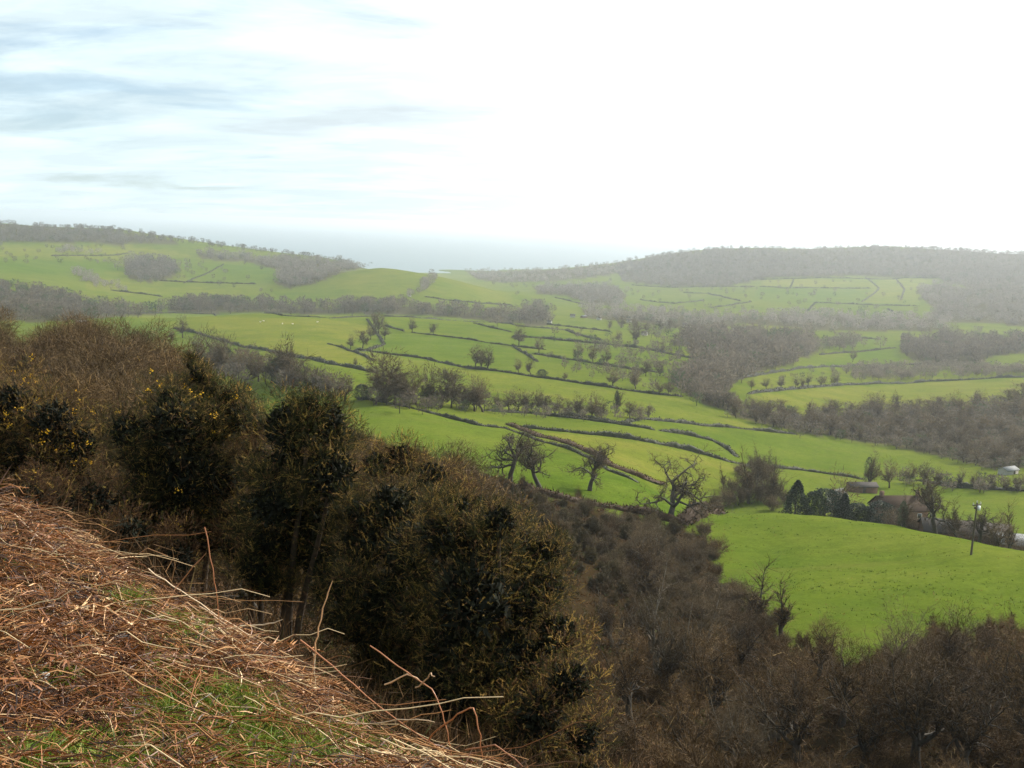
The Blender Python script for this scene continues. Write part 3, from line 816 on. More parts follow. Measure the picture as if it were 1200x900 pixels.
# ------------------------------------------------------------------ far woods: each one mass
def wood_templates():
    out = []
    for s in range(5):
        g = np.random.default_rng(900 + s)
        n = 95
        z = g.uniform(.25, 1, n); a = g.uniform(0, 6.28, n)
        R = np.sqrt(np.maximum(1 - ((z - .6) / .44) ** 2, .02)) * .42 * np.sqrt(g.uniform(.2, 1, n)) * (1 + .25 * np.sin(a * 3 + s))
        p = np.stack([np.cos(a) * R, np.sin(a) * R, z], 1)
        d = unit(np.stack([np.cos(a) * .7, np.sin(a) * .7, .8 + 0 * a], 1) + g.normal(0, .45, (n, 3)))
        V, F = spikes(p, d, g.uniform(.12, .3, n), g.uniform(.04, .10, n), g)
        tr = np.array([[[0, 0, -.1], [.01, 0, .3], [.02, .02, .62]]]); Vt, Q, _ = tubes(tr, np.array([[.035, .025, .012]]), 3, g)
        F2 = np.concatenate([Q[:, [0, 1, 2]], Q[:, [0, 2, 3]]])
        out.append(join([(V, F, np.repeat(np.clip(g.normal(.5, .2, n), .05, .85), 3)), (Vt, F2, .1)]))
    return out


def scatter_wood(name, polys, label, hpx, area, seed, group=None, hlim=(5, 12), green=.04, density_fn=None, rmin=60, pale=False):
    """fill polygons of the photograph with trees standing on the ground there; hpx tree height and area ground px per tree"""
    g = np.random.default_rng(seed)
    pts = []
    for poly in polys:
        p = np.array(poly, float); lo, hi = p.min(0), p.max(0)
        n = int((hi[0] - lo[0]) * (hi[1] - lo[1]) / area)
        u = g.uniform(lo[0], hi[0], n); v = g.uniform(lo[1], hi[1], n)
        k = in_poly(u, v, poly); pts.append(np.stack([u[k], v[k]], 1))
    pts = np.concatenate(pts)
    out = g.uniform(size=len(pts)) < .22; pts[out] += g.normal(0, 1, (out.sum(), 2)) * [max(3, hpx * .9), max(1.0, hpx * .25)]
    P = pix2ground(pts[:, 0], pts[:, 1], rmin); ok = np.isfinite(P[:, 0]); P = P[ok]
    h = np.clip(hpx * (P @ cF) / FPX, *hlim) * g.uniform(.65, 1.25, len(P))
    ctr = P.mean(0); parts = []
    for i in range(len(P)):
        V, F, t = WT[g.integers(0, 5)]
        a = g.uniform(0, 6.28); ca, sa = math.cos(a), math.sin(a)
        Rm = np.array([[ca, -sa, 0], [sa, ca, 0], [0, 0, 1]]) * h[i]
        Rm[:2] *= g.uniform(.85, 1.25)
        tt = np.clip(t + g.normal(0, .14), 0, .9)
        if g.uniform() < green: tt = np.full(len(V), 1.0)
        parts.append((V @ Rm.T + P[i] - ctr, F, tt))
    V, F, t = join(parts)
    o = obj(name, mesh(name, V, F, M['hazed_wood' if pale else 'far_wood'], t), loc=ctr)
    return tag(o, label, 'wood', group, 'stuff')


WT = wood_templates()
# ------------------------------------------------------------------ the slope in front of the camera
BRINK_U = [-300, 0, 150, 300, 450, 600]; BRINK_R = [8.6, 8.0, 6.5, 5.4, 4.7, 3.9]


def space(u, v, r):
    """point at horizontal distance r on the sight line of (u, v)"""
    th, e = th_e(u, v)
    return np.array([math.sin(th) * r, math.cos(th) * r, float(e) * r])


def shoot_templates():
    out = []
    for s in range(4):
        g = np.random.default_rng(40 + s)
        n = 24
        z = g.uniform(.05, 1, n) ** .85; a = np.arange(n) * 2.4 + g.uniform(0, 1, n)
        p = np.stack([0 * z, 0 * z, z], 1)
        d = unit(np.stack([np.cos(a), np.sin(a), .55 + .5 * z], 1) + g.normal(0, .15, (n, 3)))
        V, F = spikes(p, d, (.26 - .12 * z) * g.uniform(.7, 1.25, n), .035, g)
        ax = np.array([[-.02, 0, 0], [.02, 0, 0], [0, 0, 1.05], [0, -.02, 0], [0, .02, 0], [0, 0, 1.05]])
        out.append((np.concatenate([V, ax]), np.concatenate([F, [[72, 73, 74], [75, 76, 77]]])))
    return out


SHOOT = shoot_templates()


def frames(d, g):
    a = unit(np.cross(d, g.normal(size=d.shape))); return np.stack([a, np.cross(d, a), d], 2)   # columns


def gorse(label, blobs, r, base, seed, dead=.15, flowers=0, dens=1.0, stems=3, golden=.16):
    """blobs: (u, v, radius px[, distance]) lobes of the bush; each lobe is a real ball of shoots at its own depth"""
    g = np.random.default_rng(seed)
    C, Rr = [], []
    for b in blobs:
        rd = (b[3] if len(b) > 3 else r) + g.uniform(-.25, .35)
        p = space(b[0], b[1], rd); C.append(p); Rr.append(b[2] * float(p @ cF) / FPX)
    C, Rr = np.array(C), np.array(Rr); main = len(C)
    for i in range(main):                      # smaller sprays break the outline of every lobe
        for _ in range(6):
            q = unit(g.normal(size=3) + [0, 0, .35]); C = np.concatenate([C, [C[i] + q * Rr[i] * g.uniform(.8, 1.15)]]); Rr = np.append(Rr, Rr[i] * g.uniform(.22, .45))
    B = atr(base[0], base[1], 700)
    root = tag(obj('gorse_bush', None, loc=B), label, 'gorse bush', 'gorse bushes on the brow of the slope')
    Pp, Dd, Ll = [], [], []
    for cc, rb in zip(C, Rr):
        n = int(dens * 2100 * 4 * rb * rb + 80)
        q = unit(g.normal(size=(n, 3)) * [1, 1, 1])
        lump = 1 + .22 * np.sin(q[:, 0] * 8 + seed + cc[0] * 9) * np.sin(q[:, 1] * 7 + 2) + .2 * np.sin(q[:, 2] * 10 + q[:, 0] * 5 + cc[1] * 7)
        lump = lump + .35 * (g.uniform(size=n) < .05)
        rad = rb * lump * np.sqrt(g.uniform(.2, 1.3, n))
        p = cc + q * rad[:, None]
        ins = np.zeros(n)
        for c2, r2 in zip(C, Rr): ins += (np.linalg.norm(p - c2, axis=1) < r2 * .62)
        k = (ins < 2) | (g.uniform(size=n) < .25)
        Pp.append(p[k]); Dd.append(unit(q[k] * .9 + g.normal(0, .42, (k.sum(), 3)) + [0, 0, .42])); Ll.append(g.uniform(.028, .062, k.sum()) * (1 + .8 * (g.uniform(size=k.sum()) < .08)))
    P, D, Ln = np.concatenate(Pp), np.concatenate(Dd), np.concatenate(Ll)
    tone = np.clip(g.normal(.42, .16, len(P)), 0, .8)
    gold = g.uniform(size=len(P)) < golden
    tone[gold] = g.uniform(.82, 1, gold.sum())  # golden tips, their colour brightened to carry the sunlit rim
    isdead = g.uniform(size=len(P)) < dead
    R3 = frames(D, g)

    def build(sel, name, m):
        ids = np.nonzero(sel)[0]
        if not len(ids): return
        parts = []
        for t in range(4):
            ii = ids[t::4]
            if not len(ii): continue
            V, F = SHOOT[t]
            W = np.einsum('nij,kj->nki', R3[ii], V) * Ln[ii][:, None, None] + P[ii][:, None] - B
            FF = (F[None] + (np.arange(len(ii)) * len(V))[:, None, None]).reshape(-1, 3)
            parts.append((W.reshape(-1, 3), FF, np.repeat(tone[ii] if name == 'foliage' else np.clip(g.normal(.5, .25, len(ii)), 0, 1), len(V))))
        V, F, t = join(parts); obj(name, mesh('gorse_' + name, V, F, M[m], t), root)
    build(~isdead, 'foliage', 'gorse'); build(isdead, 'dead_shoots', 'gorse_dead')
    # dense inner filler twigs, coloured near black for the shade inside the bush
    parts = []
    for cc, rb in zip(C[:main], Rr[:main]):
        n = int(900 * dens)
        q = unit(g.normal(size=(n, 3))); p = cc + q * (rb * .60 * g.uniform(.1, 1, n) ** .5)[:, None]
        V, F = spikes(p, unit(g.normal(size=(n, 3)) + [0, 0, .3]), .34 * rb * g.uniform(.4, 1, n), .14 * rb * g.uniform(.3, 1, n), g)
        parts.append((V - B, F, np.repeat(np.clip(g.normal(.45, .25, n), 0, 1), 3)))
    V, F, t = join(parts); obj('inner_twigs', mesh('gorse_inner', V, F, M['gorse_core_shade'], t), root)
    order = np.argsort(C[:main, 2])[::-1]
    for i in range(min(stems, main)):
        e = C[order[i * max(1, main // stems) % main]] - B
        s = np.linspace(0, 1, 8)[:, None]
        off = np.array([g.uniform(-.12, .12), g.uniform(-.12, .12), -.15])
        path = off * (1 - s) + e * s + np.array([.1, -.1, 0]) * np.sin(s * 5 + seed) * s * (1 - s) * 2
        V, Q, _ = tubes(path[None], np.linspace(.045, .012, 8)[None], 7, g)
        obj('stem', mesh('gorse_stem', V, Q, M['wood'], smooth=True), root)
    if flowers:
        ii = g.choice(len(P), flowers); n = 9
        tip = P[ii] + D[ii] * Ln[ii][:, None]
        p = np.repeat(tip, n, 0) + g.normal(0, .016, (flowers * n, 3)); d = unit(g.normal(size=p.shape) + [0, 0, .5])
        V, F = spikes(p, d, .020, .014, g)
        obj('blossom', mesh('gorse_blossom', V - B, F, M['flower'], np.repeat(g.uniform(0, 1, len(p)), 3)), root)
    return root


def build_gorse():
    gorse('brown-green gorse at the frame edge, dotted with orange-yellow blossom', [(15, 478, 44), (62, 497, 42), (8, 528, 46), (52, 540, 44), (94, 520, 30), (-45, 490, 55), (-30, 545, 50), (85, 556, 34), (20, 580, 40), (60, 585, 36)], 11.5, (40, 11.8), 101, dead=.38, flowers=150, golden=0.29)
    gorse('dark gorse with a few yellow flowers and one tall sprig on top', [(205, 497, 52), (252, 497, 40), (172, 530, 46), (222, 552, 58), (176, 575, 46), (262, 560, 42), (240, 462, 26), (232, 440, 15), (224, 428, 9), (286, 492, 26), (150, 505, 32), (200, 470, 24), (268, 470, 22), (200, 600, 40), (245, 595, 40), (190, 630, 40), (238, 632, 40), (150, 600, 36), (275, 610, 36)], 10, (215, 10.2), 102, dead=.14, flowers=46, golden=0.13, stems=4)
    gorse('tall narrow gorse with a bare leaning trunk under its dark crown', [(338, 500, 44), (384, 496, 36), (362, 478, 20), (400, 515, 26), (350, 540, 52), (388, 556, 46), (322, 590, 46), (368, 604, 54), (338, 640, 44), (306, 636, 32), (376, 655, 38), (302, 560, 22), (315, 680, 30), (388, 690, 34), (296, 665, 26)], 8.6, (343, 8.5), 103, dead=.10, golden=0.13, stems=3)
    gorse('broad black-green gorse left of the biggest bush, dead stems beneath', [(462, 598, 48), (428, 640, 46), (486, 650, 60), (446, 704, 52), (505, 715, 56), (420, 600, 26), (470, 756, 44), (408, 690, 34), (430, 735, 44), (400, 725, 34), (470, 800, 50), (505, 770, 46), (440, 780, 40)], 8.0, (440, 8.2), 104, dead=.16, golden=0.17, stems=4)
    gorse('biggest gorse, a domed dark mass with olive sunlit shoots along its top', [(560, 640, 54), (606, 648, 42), (556, 700, 72), (612, 706, 48), (540, 770, 66), (600, 775, 60), (640, 650, 26), (520, 630, 40), (560, 830, 56), (585, 612, 30), (640, 690, 34), (535, 600, 30), (520, 830, 56), (600, 840, 56), (545, 880, 50)], 7.3, (575, 7.6), 105, dead=.16, golden=0.22, stems=3)
    gorse('lowest gorse, running down out of the bottom of the picture', [(652, 745, 38), (668, 800, 38), (630, 835, 52), (682, 862, 34), (640, 895, 50), (590, 890, 48), (690, 915, 34), (640, 950, 56)], 6.9, (640, 7.6), 106, dead=.4, golden=0.24, stems=3)
    gorse('half-dead brown gorse in the gap between two dark bushes', [(300, 545, 34), (296, 600, 36), (282, 640, 38), (300, 500, 20), (316, 680, 30)], 9.6, (295, 9.8), 107, dead=.8, golden=0.29, dens=.8, stems=3)
    gorse('rusty brown gorse, mostly dead, above the bracken edge', [(112, 590, 40), (70, 592, 34), (150, 632, 40), (100, 640, 36), (30, 590, 34), (205, 655, 36)], 9.0, (110, 9.2), 108, dead=.85, golden=0.29, dens=.8, stems=3)
    gorse('olive-brown gorse top showing behind the biggest bush', [(505, 560, 30), (470, 540, 30), (530, 590, 34), (560, 600, 30), (440, 545, 24), (500, 600, 40)], 10.5, (500, 10.6), 109, dead=.5, golden=0.35, stems=3)


def rb(u):
    return np.interp(u, BRINK_U, BRINK_R)


def near_points(n, g, umin=-420, umax=680, vmax=1080):
    """random ground points on the bracken shelf in front of the brink, evenly spread in plan and thinner close up"""
    r = np.exp(g.uniform(math.log(2.2), math.log(9.4), n * 2)); th = g.uniform(-.80, .15, n * 2)
    x, y = np.sin(th) * r, np.cos(th) * r
    P = np.stack([x, y, ground_z(x, y)], 1)
    u, v = project(P)
    k = (r < rb(u) * 1.10) & (u < umax) & (u > umin) & (v < vmax)
    return P[k][:n], u[k][:n], v[k][:n]


GRASS = [(240, 832, 110, 40), (95, 892, 130, 34), (330, 885, 140, 46), (215, 738, 46, 22), (150, 705, 40, 14), (470, 885, 80, 34), (420, 850, 50, 20), (60, 800, 40, 14), (190, 780, 34, 14), (550, 905, 60, 20), (200, 980, 420, 60)]


def grassy(u, v):
    s = np.zeros(len(u))
    for a, b, ra, rbb in GRASS:
        s = np.maximum(s, 1.25 - ((u - a) / ra) ** 2 - ((v - b) / rbb) ** 2)
    return np.clip(s, 0, 1)


def along(n, g, mean, sd, lift, sdl=.25):
    a = g.normal(mean, sd, n)
    return unit(np.stack([np.cos(a), np.sin(a), g.normal(lift, sdl, n)], 1))


def arcs(P, d, L, k, g, droop, wob=.10):
    s = np.linspace(0, 1, k)
    path = P[:, None] + d[:, None] * (L[:, None] * s)[:, :, None]
    path[:, :, 2] -= (droop * L)[:, None] * s ** 2
    path += np.cumsum(g.normal(0, 1, (len(P), k, 3)) * (wob * L / k)[:, None, None], 1)
    return path


def build_bracken():
    g = np.random.default_rng(77)
    MAIN = -.62                                    # lie of the fallen stems: along the brow
    parts = []
    # crumbled fronds
    P, u, v = near_points(62000, g); ga = grassy(u, v)
    k = g.uniform(size=len(P)) > .85 * ga; P = P[k]; n = len(P)
    P = P + np.stack([0 * u[k], 0 * u[k], g.uniform(0, 1, n) ** 2 * .13], 1)
    L = g.uniform(.04, .17, n)
    pa = arcs(P, along(n, g, MAIN, .95, .09), L, 3, g, g.uniform(-.2, .5, n), .3)
    V, Q, pi = ribbons(pa, np.stack([L * .0 + .0012, L * .0 + .0019, L * .0 + .0005], 1) * g.uniform(.6, 1.5, (n, 1)), g)
    parts.append((V, Q, np.clip(g.normal(.36, .27, n), 0, 1)[pi]))
    # frond ribs with leaflets
    P, u, v = near_points(1500, g); n = len(P); ga = grassy(u, v); k = g.uniform(size=n) > ga; P = P[k]; n = len(P)
    P = P + [0, 0, .05]; L = g.uniform(.15, .4, n); d = along(n, g, MAIN, .7, .1)
    pa = arcs(P, d, L, 6, g, g.uniform(.1, .6, n), .2)
    V, Q, pi = ribbons(pa, np.repeat((L * .008)[:, None], 6, 1), g); tn = np.clip(g.normal(.5, .2, n), 0, 1); parts.append((V, Q, tn[pi]))
    m = 22; s = g.uniform(.15, 1, (n, m)); q = s * 5; i = np.minimum(q.astype(int), 4); f = (q - i)[..., None]
    ar = np.arange(n)[:, None]; pp = pa[ar, i] * (1 - f) + pa[ar, i + 1] * f; tt = unit(pa[ar, i + 1] - pa[ar, i])
    sd = np.where(np.arange(m) % 2 == 0, 1, -1)[None, :, None]; side = unit(np.cross(tt, [0, 0, 1.]) * sd + .5 * tt + g.normal(0, .35, tt.shape))
    V, F = spikes(pp.reshape(-1, 3), side.reshape(-1, 3), (L[:, None] * .28 * (1.1 - s)).ravel(), (L[:, None] * .028 + 0 * s).ravel(), g)
    parts.append((V, F, np.repeat(np.repeat(np.clip(tn + g.normal(0, .08, n), 0, 1), m), 3)))
    # fallen stalks by the hundred
    P, u, v = near_points(6500, g); n = len(P); edge = np.hypot(P[:, 0], P[:, 1]) / rb(u); ga = grassy(u, v)
    k = g.uniform(size=n) < (.25 + .75 * edge ** 2) * (1 - .75 * ga); P = P[k]; edge = edge[k]; n = len(P)
    P = P + np.stack([0 * edge, 0 * edge, g.uniform(.0, .07, n)], 1)
    L = g.uniform(.2, .75, n) * np.where(edge > .8, .7, 1)
    pa = arcs(P, along(n, g, MAIN, .5, -.06, .12), L, 6, g, g.uniform(.0, .5, n), .22)
    V, Q, pi = tubes(pa, np.linspace(1, .45, 6)[None] * g.uniform(.0011, .0028, n)[:, None], 4, g)
    parts.append((V, Q, np.clip(g.normal(.62, .2, n), 0, 1)[pi]))
    # long pale stalks lying over one another along the brow
    P, u, v = near_points(5000, g); n = len(P); edge = np.hypot(P[:, 0], P[:, 1]) / rb(u)
    k = (g.uniform(size=n) < .04 + .16 * (edge > .72)) & (edge < 1.02); P = P[k]; n = len(P); L = g.uniform(.4, 1.0, n)
    P = P + np.stack([-.35 * L, .25 * L, g.uniform(.02, .12, n)], 1)
    pa = arcs(P, along(n, g, MAIN, .33, .02, .10), L, 8, g, g.uniform(-.08, .22, n), .20)
    V, Q, pi = tubes(pa, np.linspace(1, .5, 8)[None] * g.uniform(.0018, .0038, n)[:, None], 5, g)
    parts.append((V, Q, np.clip(g.normal(.80, .24, n), 0, 1)[pi]))
    # stalks still half standing along the edge
    P, u, v = near_points(5000, g); n = len(P); edge = np.hypot(P[:, 0], P[:, 1]) / rb(u)
    k = (edge > .84) & (g.uniform(size=n) < .22); P = P[k]; n = len(P); L = g.uniform(.08, .28, n)
    pa = arcs(P, along(n, g, MAIN, 1.1, .45, .45), L, 5, g, g.uniform(.1, .7, n), .3)
    V, Q, pi = tubes(pa, np.linspace(1, .4, 5)[None] * g.uniform(.0009, .0022, n)[:, None], 4, g)
    parts.append((V, Q, np.clip(g.normal(.45, .2, n), 0, 1)[pi]))
    V, F, t = join(parts)
    tag(obj('dead_bracken', mesh('dead_bracken', V, F, M['bracken'], t)), 'matted rust-brown dead bracken covering the near slope', 'bracken', kind='stuff')
    # grass
    P, u, v = near_points(110000, g, vmax=1060); ga = grassy(u, v)
    k = g.uniform(size=len(P)) < ga * .95 + .06; P, ga = P[k], ga[k]; n = len(P)
    L = g.uniform(.03, .10, n) * (.7 + .6 * ga)
    pa = arcs(P, along(n, g, 0, 3, 1.3, .5), L, 3, g, g.uniform(.1, .7, n), .2)
    V, Q, pi = ribbons(pa, np.stack([0 * L + .0022, 0 * L + .0019, 0 * L + .0004], 1) * g.uniform(.7, 1.5, (n, 1)), g)
    tag(obj('grass', mesh('grass', V, Q, M['blade'], np.clip(g.normal(.5, .22, n) + .12 * (g.uniform(size=n) < .1), 0, 1)[pi])), 'short green grass growing through the dead bracken', 'grass', kind='stuff')
    # the stalks one can follow with the eye
    S = [([(435, 757), (477, 788), (507, 808), (518, 836), (526, 868), (529, 892)], 'forked tan stalk arching over the dark gorse, its tip uppermost'),
         ([(450, 803), (478, 789), (492, 797)], 'short pale side stalk meeting the arching forked one'),
         ([(488, 805), (500, 797), (504, 789), (510, 792)], 'small hooked stalk with curled white tip'),
         ([(498, 872), (510, 857), (537, 837), (555, 827), (561, 853), (566, 892)], 'bent red-brown stalk with a sharp elbow above the gorse'),
         ([(17, 603), (50, 633), (84, 660)], 'long pale stalk sloping down from the upper frame edge'),
         ([(52, 620), (84, 640), (116, 659)], 'bright cream stalk lying just below the brown gorse'),
         ([(173, 667), (213, 693), (257, 723), (322, 763)], 'long straight pale stalk running down the brow'),
         ([(150, 665), (138, 685), (148, 715)], 'stalk bent back like a hairpin at the brow'),
         ([(113, 767), (143, 737), (197, 728)], 'pale arched stalk rising then levelling over the litter'),
         ([(197, 715), (217, 709), (230, 724), (257, 728)], 'cream kinked stalk on the brow where many stems cross'),
         ([(240, 618), (250, 667), (256, 715), (259, 748)], 'upright dark red stalk standing against the gorse'),
         ([(176, 732), (190, 713), (213, 680), (241, 648)], 'reddish stalk leaning up to the right over the brow'),
         ([(233, 710), (277, 740), (333, 787), (393, 821)], 'longest stalk, lying along the brow past the grass'),
         ([(283, 733), (310, 733), (331, 726)], 'white curved stalk lying level at the brow'),
         ([(312, 790), (320, 767), (334, 752), (348, 742)], 'short brown stalk with a nodding tip'),
         ([(47, 713), (83, 760), (127, 803)], 'thin brown stalk slanting across the flattened litter'),
         ([(97, 750), (127, 747)], 'short white stalk lying flat in the litter'),
         ([(300, 800), (330, 796), (362, 801)], 'cream stalk lying level above the green grass patch'),
         ([(353, 750), (400, 790), (460, 841), (530, 886)], 'long red-brown stalk tracing the lower brow'),
         ([(368, 765), (369, 797), (371, 822)], 'short upright cream stalk among the lower stems'),
         ([(364, 806), (369, 765), (375, 725), (383, 700), (390, 681)], 'thin grey twig standing up against the black gorse'),
         ([(380, 842), (425, 850), (480, 842), (510, 846)], 'pale stalk bridging the stems near the lowest edge'),
         ([(545, 880), (580, 872), (612, 897)], 'curled red stalk at the very bottom of the brow'),
         ([(20, 690), (58, 680)], 'grey-white stalk lying level in the shaded hollow')]
    for pts, lab in S:
        a = np.array(pts, float)
        G = pix2ground(a[:, 0], a[:, 1], 2.3); rg = np.hypot(G[:, 0], G[:, 1])
        rr = np.minimum(np.where(np.isfinite(rg), rg, 99), rb(a[:, 0])) * .965
        Pk = np.array([space(p[0], p[1], q) for p, q in zip(a, rr)])
        s = np.linspace(0, len(Pk) - 1, 4 * (len(Pk) - 1) + 1); i = np.minimum(s.astype(int), len(Pk) - 2); f = (s - i)[:, None]
        path = Pk[i] * (1 - f) + Pk[i + 1] * f
        path[1:-1] = .25 * path[:-2] + .5 * path[1:-1] + .25 * path[2:]
        path += g.normal(0, .0025, path.shape)
        rad = np.linspace(.0042, .0024, len(path)) * g.uniform(.8, 1.15); rad[-1] *= .5
        o0 = path[0].copy(); V, Q, _ = tubes((path - o0)[None], rad[None], 6, g)
        dark = any(w in lab for w in ('red', 'brown', 'dark')); tn = np.full(len(V), g.uniform(.3, .5) if dark else g.uniform(.75, 1.0))
        tag(obj('bracken_stalk', mesh('bracken_stalk', V, Q, M['stalk'], tn, smooth=True), loc=o0), lab, 'bracken stalk', 'dead bracken stalks on the brow')
    # three pale stones in the litter
    for u_, v_, s_, lab in ((90, 703, .035, 'dark rounded stone in the shaded bracken hollow'), (50, 799, .03, 'pale stone lying in the litter left of the grass'), (482, 886, .035, 'white stone at the foot of the stems near the bottom edge')):
        Pq = at(u_, v_); q = unit(g.normal(size=(120, 3)))
        import bmesh
        bm = bmesh.new(); bmesh.ops.create_icosphere(bm, subdivisions=2, radius=1)
        for vv in bm.verts:
            vv.co *= s_ * (1 + .22 * math.sin(vv.co.x * 4 + u_) + .18 * math.sin(vv.co.y * 5 + v_)); vv.co.z *= .6
        me = bpy.data.meshes.new('stone'); bm.to_mesh(me); bm.free(); me.materials.append(M['stone_dark' if 'dark' in lab else 'stone_pale'])
        tag(obj('stone', me, loc=(Pq[0], Pq[1], Pq[2] + s_ * .6)), lab, 'stone')


M['stone_dark'] = plain_mat('stone_dark', (.03, .035, .035), (.09, .1, .1), 40, .8)
M['stone_pale'] = plain_mat('stone_pale', (.35, .33, .3), (.55, .53, .5), 40, .8)


def build_undergrowth():
    """bramble, dead bracken and young growth that closes the hillside below the gorse: nobody could count it"""
    g = np.random.default_rng(55)
    n = 32000
    r = np.exp(g.uniform(math.log(4.4), math.log(330), n * 3)); th = g.uniform(-.60, .56, n * 3)
    x, y = np.sin(th) * r, np.cos(th) * r; z = ground_z(x, y)
    P = np.stack([x, y, z], 1); u, v = project(P)
    s = scrub_amount(x, y, z)
    k = (s > .6) & (r > rb(np.clip(u, -300, 600)) * 1.06) & ((u < 620) | (r > 5)) & (u > -220) & (u < 1420) & (v < 1250)
    P, r = P[k][:n], r[k][:n]; n = len(P)
    m = 13
    hgt = np.clip(.10 * r ** .6, .25, 1.7) * np.where(r > 50, .45, 1) * g.uniform(.5, 1.3, n)
    p = np.repeat(P, m, 0) + g.normal(0, 1, (n * m, 3)) * np.repeat(hgt * .42, m)[:, None] * [1, 1, 0] - [0, 0, .06]
    p[:, 2] = np.repeat(P[:, 2], m) - .05
    d = unit(g.normal(0, .8, (n * m, 3)) + [0, 0, .9])
    L = np.repeat(hgt, m) * g.uniform(.4, 1.1, n * m)
    V, F = spikes(p, d, L, np.repeat(.0013 * np.minimum(r, 70) + .0004 * np.maximum(r - 70, 0), m) * g.uniform(.6, 1.5, n * m), g)
    mid = p + d * (L * .5)[:, None]; d2 = unit(d + g.normal(0, .7, d.shape)); V2, F2 = spikes(mid, d2, L * .6, np.repeat(.0010 * np.minimum(r, 70) + .0003 * np.maximum(r - 70, 0), m), g)
    patch = .5 + .5 * np.sin(P[:, 0] * .11 + 2 * np.sin(P[:, 1] * .07)) * np.sin(P[:, 1] * .09)
    tn = np.clip(g.normal(.42, .2, n) + ((patch > .8) | (r > 100)) * .4 * (g.uniform(size=n) < .5), 0, 1)
    t = np.repeat(np.repeat(tn, m) + g.normal(0, .06, n * m), 3)
    V, F, t = join([(V, F, t), (V2, F2, t)])
    tag(obj('undergrowth', mesh('undergrowth', V, F, M['undergrowth'], t)), 'tangled brown bramble and bracken undergrowth on the hillside', 'undergrowth', kind='stuff')


def build_slope_shrubs():
    g = np.random.default_rng(66)
    regions = [([(430, 500), (500, 535), (560, 562), (700, 600), (800, 624), (835, 690), (905, 748), (1000, 786), (1090, 752), (1250, 740), (1250, 960), (700, 960), (690, 720), (620, 600), (600, 575), (480, 535)],
                42, 'leafless brown shrub in the thicket on the slope right of the gorse', 'shrubs of the thicket on the hillside', (2.2, 4.6), 12),
               ([(-40, 400), (140, 420), (230, 455), (300, 505), (330, 520), (290, 560), (150, 540), (100, 500), (-40, 470)],
                50, 'leafless russet shrub below the trees of the left-hand wood', 'shrubs under the hillside wood', (2.2, 4.0), 14)]
    regions.append(([(545, 562), (600, 578), (700, 604), (800, 624), (835, 690), (760, 730), (690, 690), (640, 630), (580, 590)], 62, 'olive-brown bramble bush on the open slope below the three oaks', 'bramble bushes below the oaks', (1.2, 3.4), 40))
    regions.append(([(560, 566), (700, 602), (800, 624), (826, 640), (870, 702), (905, 748), (850, 745), (760, 700), (660, 640)], 58, 'leafless grey-brown shrub in the scrub between the oaks and the lower wood', 'scrub between the oaks and the lower wood', (2.0, 4.6), 40))
    for poly, n, lab, grp, (h0, h1), rmin in regions:
        p = np.array(poly, float); lo, hi = p.min(0), p.max(0); got = []
        while len(got) < n:
            u, v = g.uniform(lo[0], hi[0]), g.uniform(lo[1], hi[1])
            if not in_poly(np.array([u]), np.array([v]), poly)[0]: continue
            if any((u - a) ** 2 + (v - b) ** 2 < 15 ** 2 for a, b in got): continue
            got.append((u, v))
        P = pix2ground([a for a, _ in got], [b for _, b in got], rmin)
        for q in P:
            if not np.isfinite(q[0]): continue
            put_tree('bramble%d' % g.integers(0, 2) if 'bramble' in lab else 'bush%d' % g.integers(0, 2) if 'grey' in lab else 'shrub%d' % g.integers(0, 3), q, g.uniform(h0, h1), lab, 'bush' if 'bramble' in lab else 'shrub', grp, spin=g.uniform(0, 6.28), wide=g.uniform(.9, 1.3))
# ------------------------------------------------------------------ lay out the valley
ORD = ['first', 'second', 'third', 'fourth', 'fifth', 'sixth', 'seventh', 'eighth', 'ninth', 'tenth', 'eleventh', 'twelfth', 'thirteenth', 'fourteenth', 'fifteenth', 'sixteenth']
FARK = ['far0', 'far1', 'far2', 'far3', 'far4', 'far5', 'far6', 'fartall0', 'fartall1']


def tree_list(items, group=None):
    for it in items:
        u, v, hp, kind, lab = it[:5]; kw = it[5] if len(it) > 5 else {}
        kw = dict(kw); cat = kw.pop('cat', 'shrub' if kind.startswith(('shrub', 'bush')) else 'tree'); r = kw.pop('r', None)
        P = atr(u, r, v + 35) if r else at(u, v, 20)
        if not np.isfinite(P[0]): print('MISS', it); continue
        h = px_h(P, hp)
        if r: _, e = th_e(u, v); h = max(2.0, float(e) * r - P[2])      # foot hidden: grown up to the sight line of its top
        put_tree(kind, P, h, lab, cat, kw.pop('group', group), **kw)


def tree_row(pts, kinds, lab, group, h, jit=.35):
    g = np.random.default_rng(int(pts[0][0] * 7 + pts[0][1]))
    for i, p in enumerate(pts):
        P = at(p[0], p[1], 20); hp = p[2] if len(p) > 2 else h * g.uniform(1 - jit, 1 + jit)
        put_tree(kinds[g.integers(0, len(kinds))], P, px_h(P, hp) * 1.12, '%s %s' % (ORD[i], lab), 'tree', group, spin=g.uniform(0, 6.28), wide=g.uniform(.8, 1.4), lean=(g.normal(0, .08), g.normal(0, .08)))


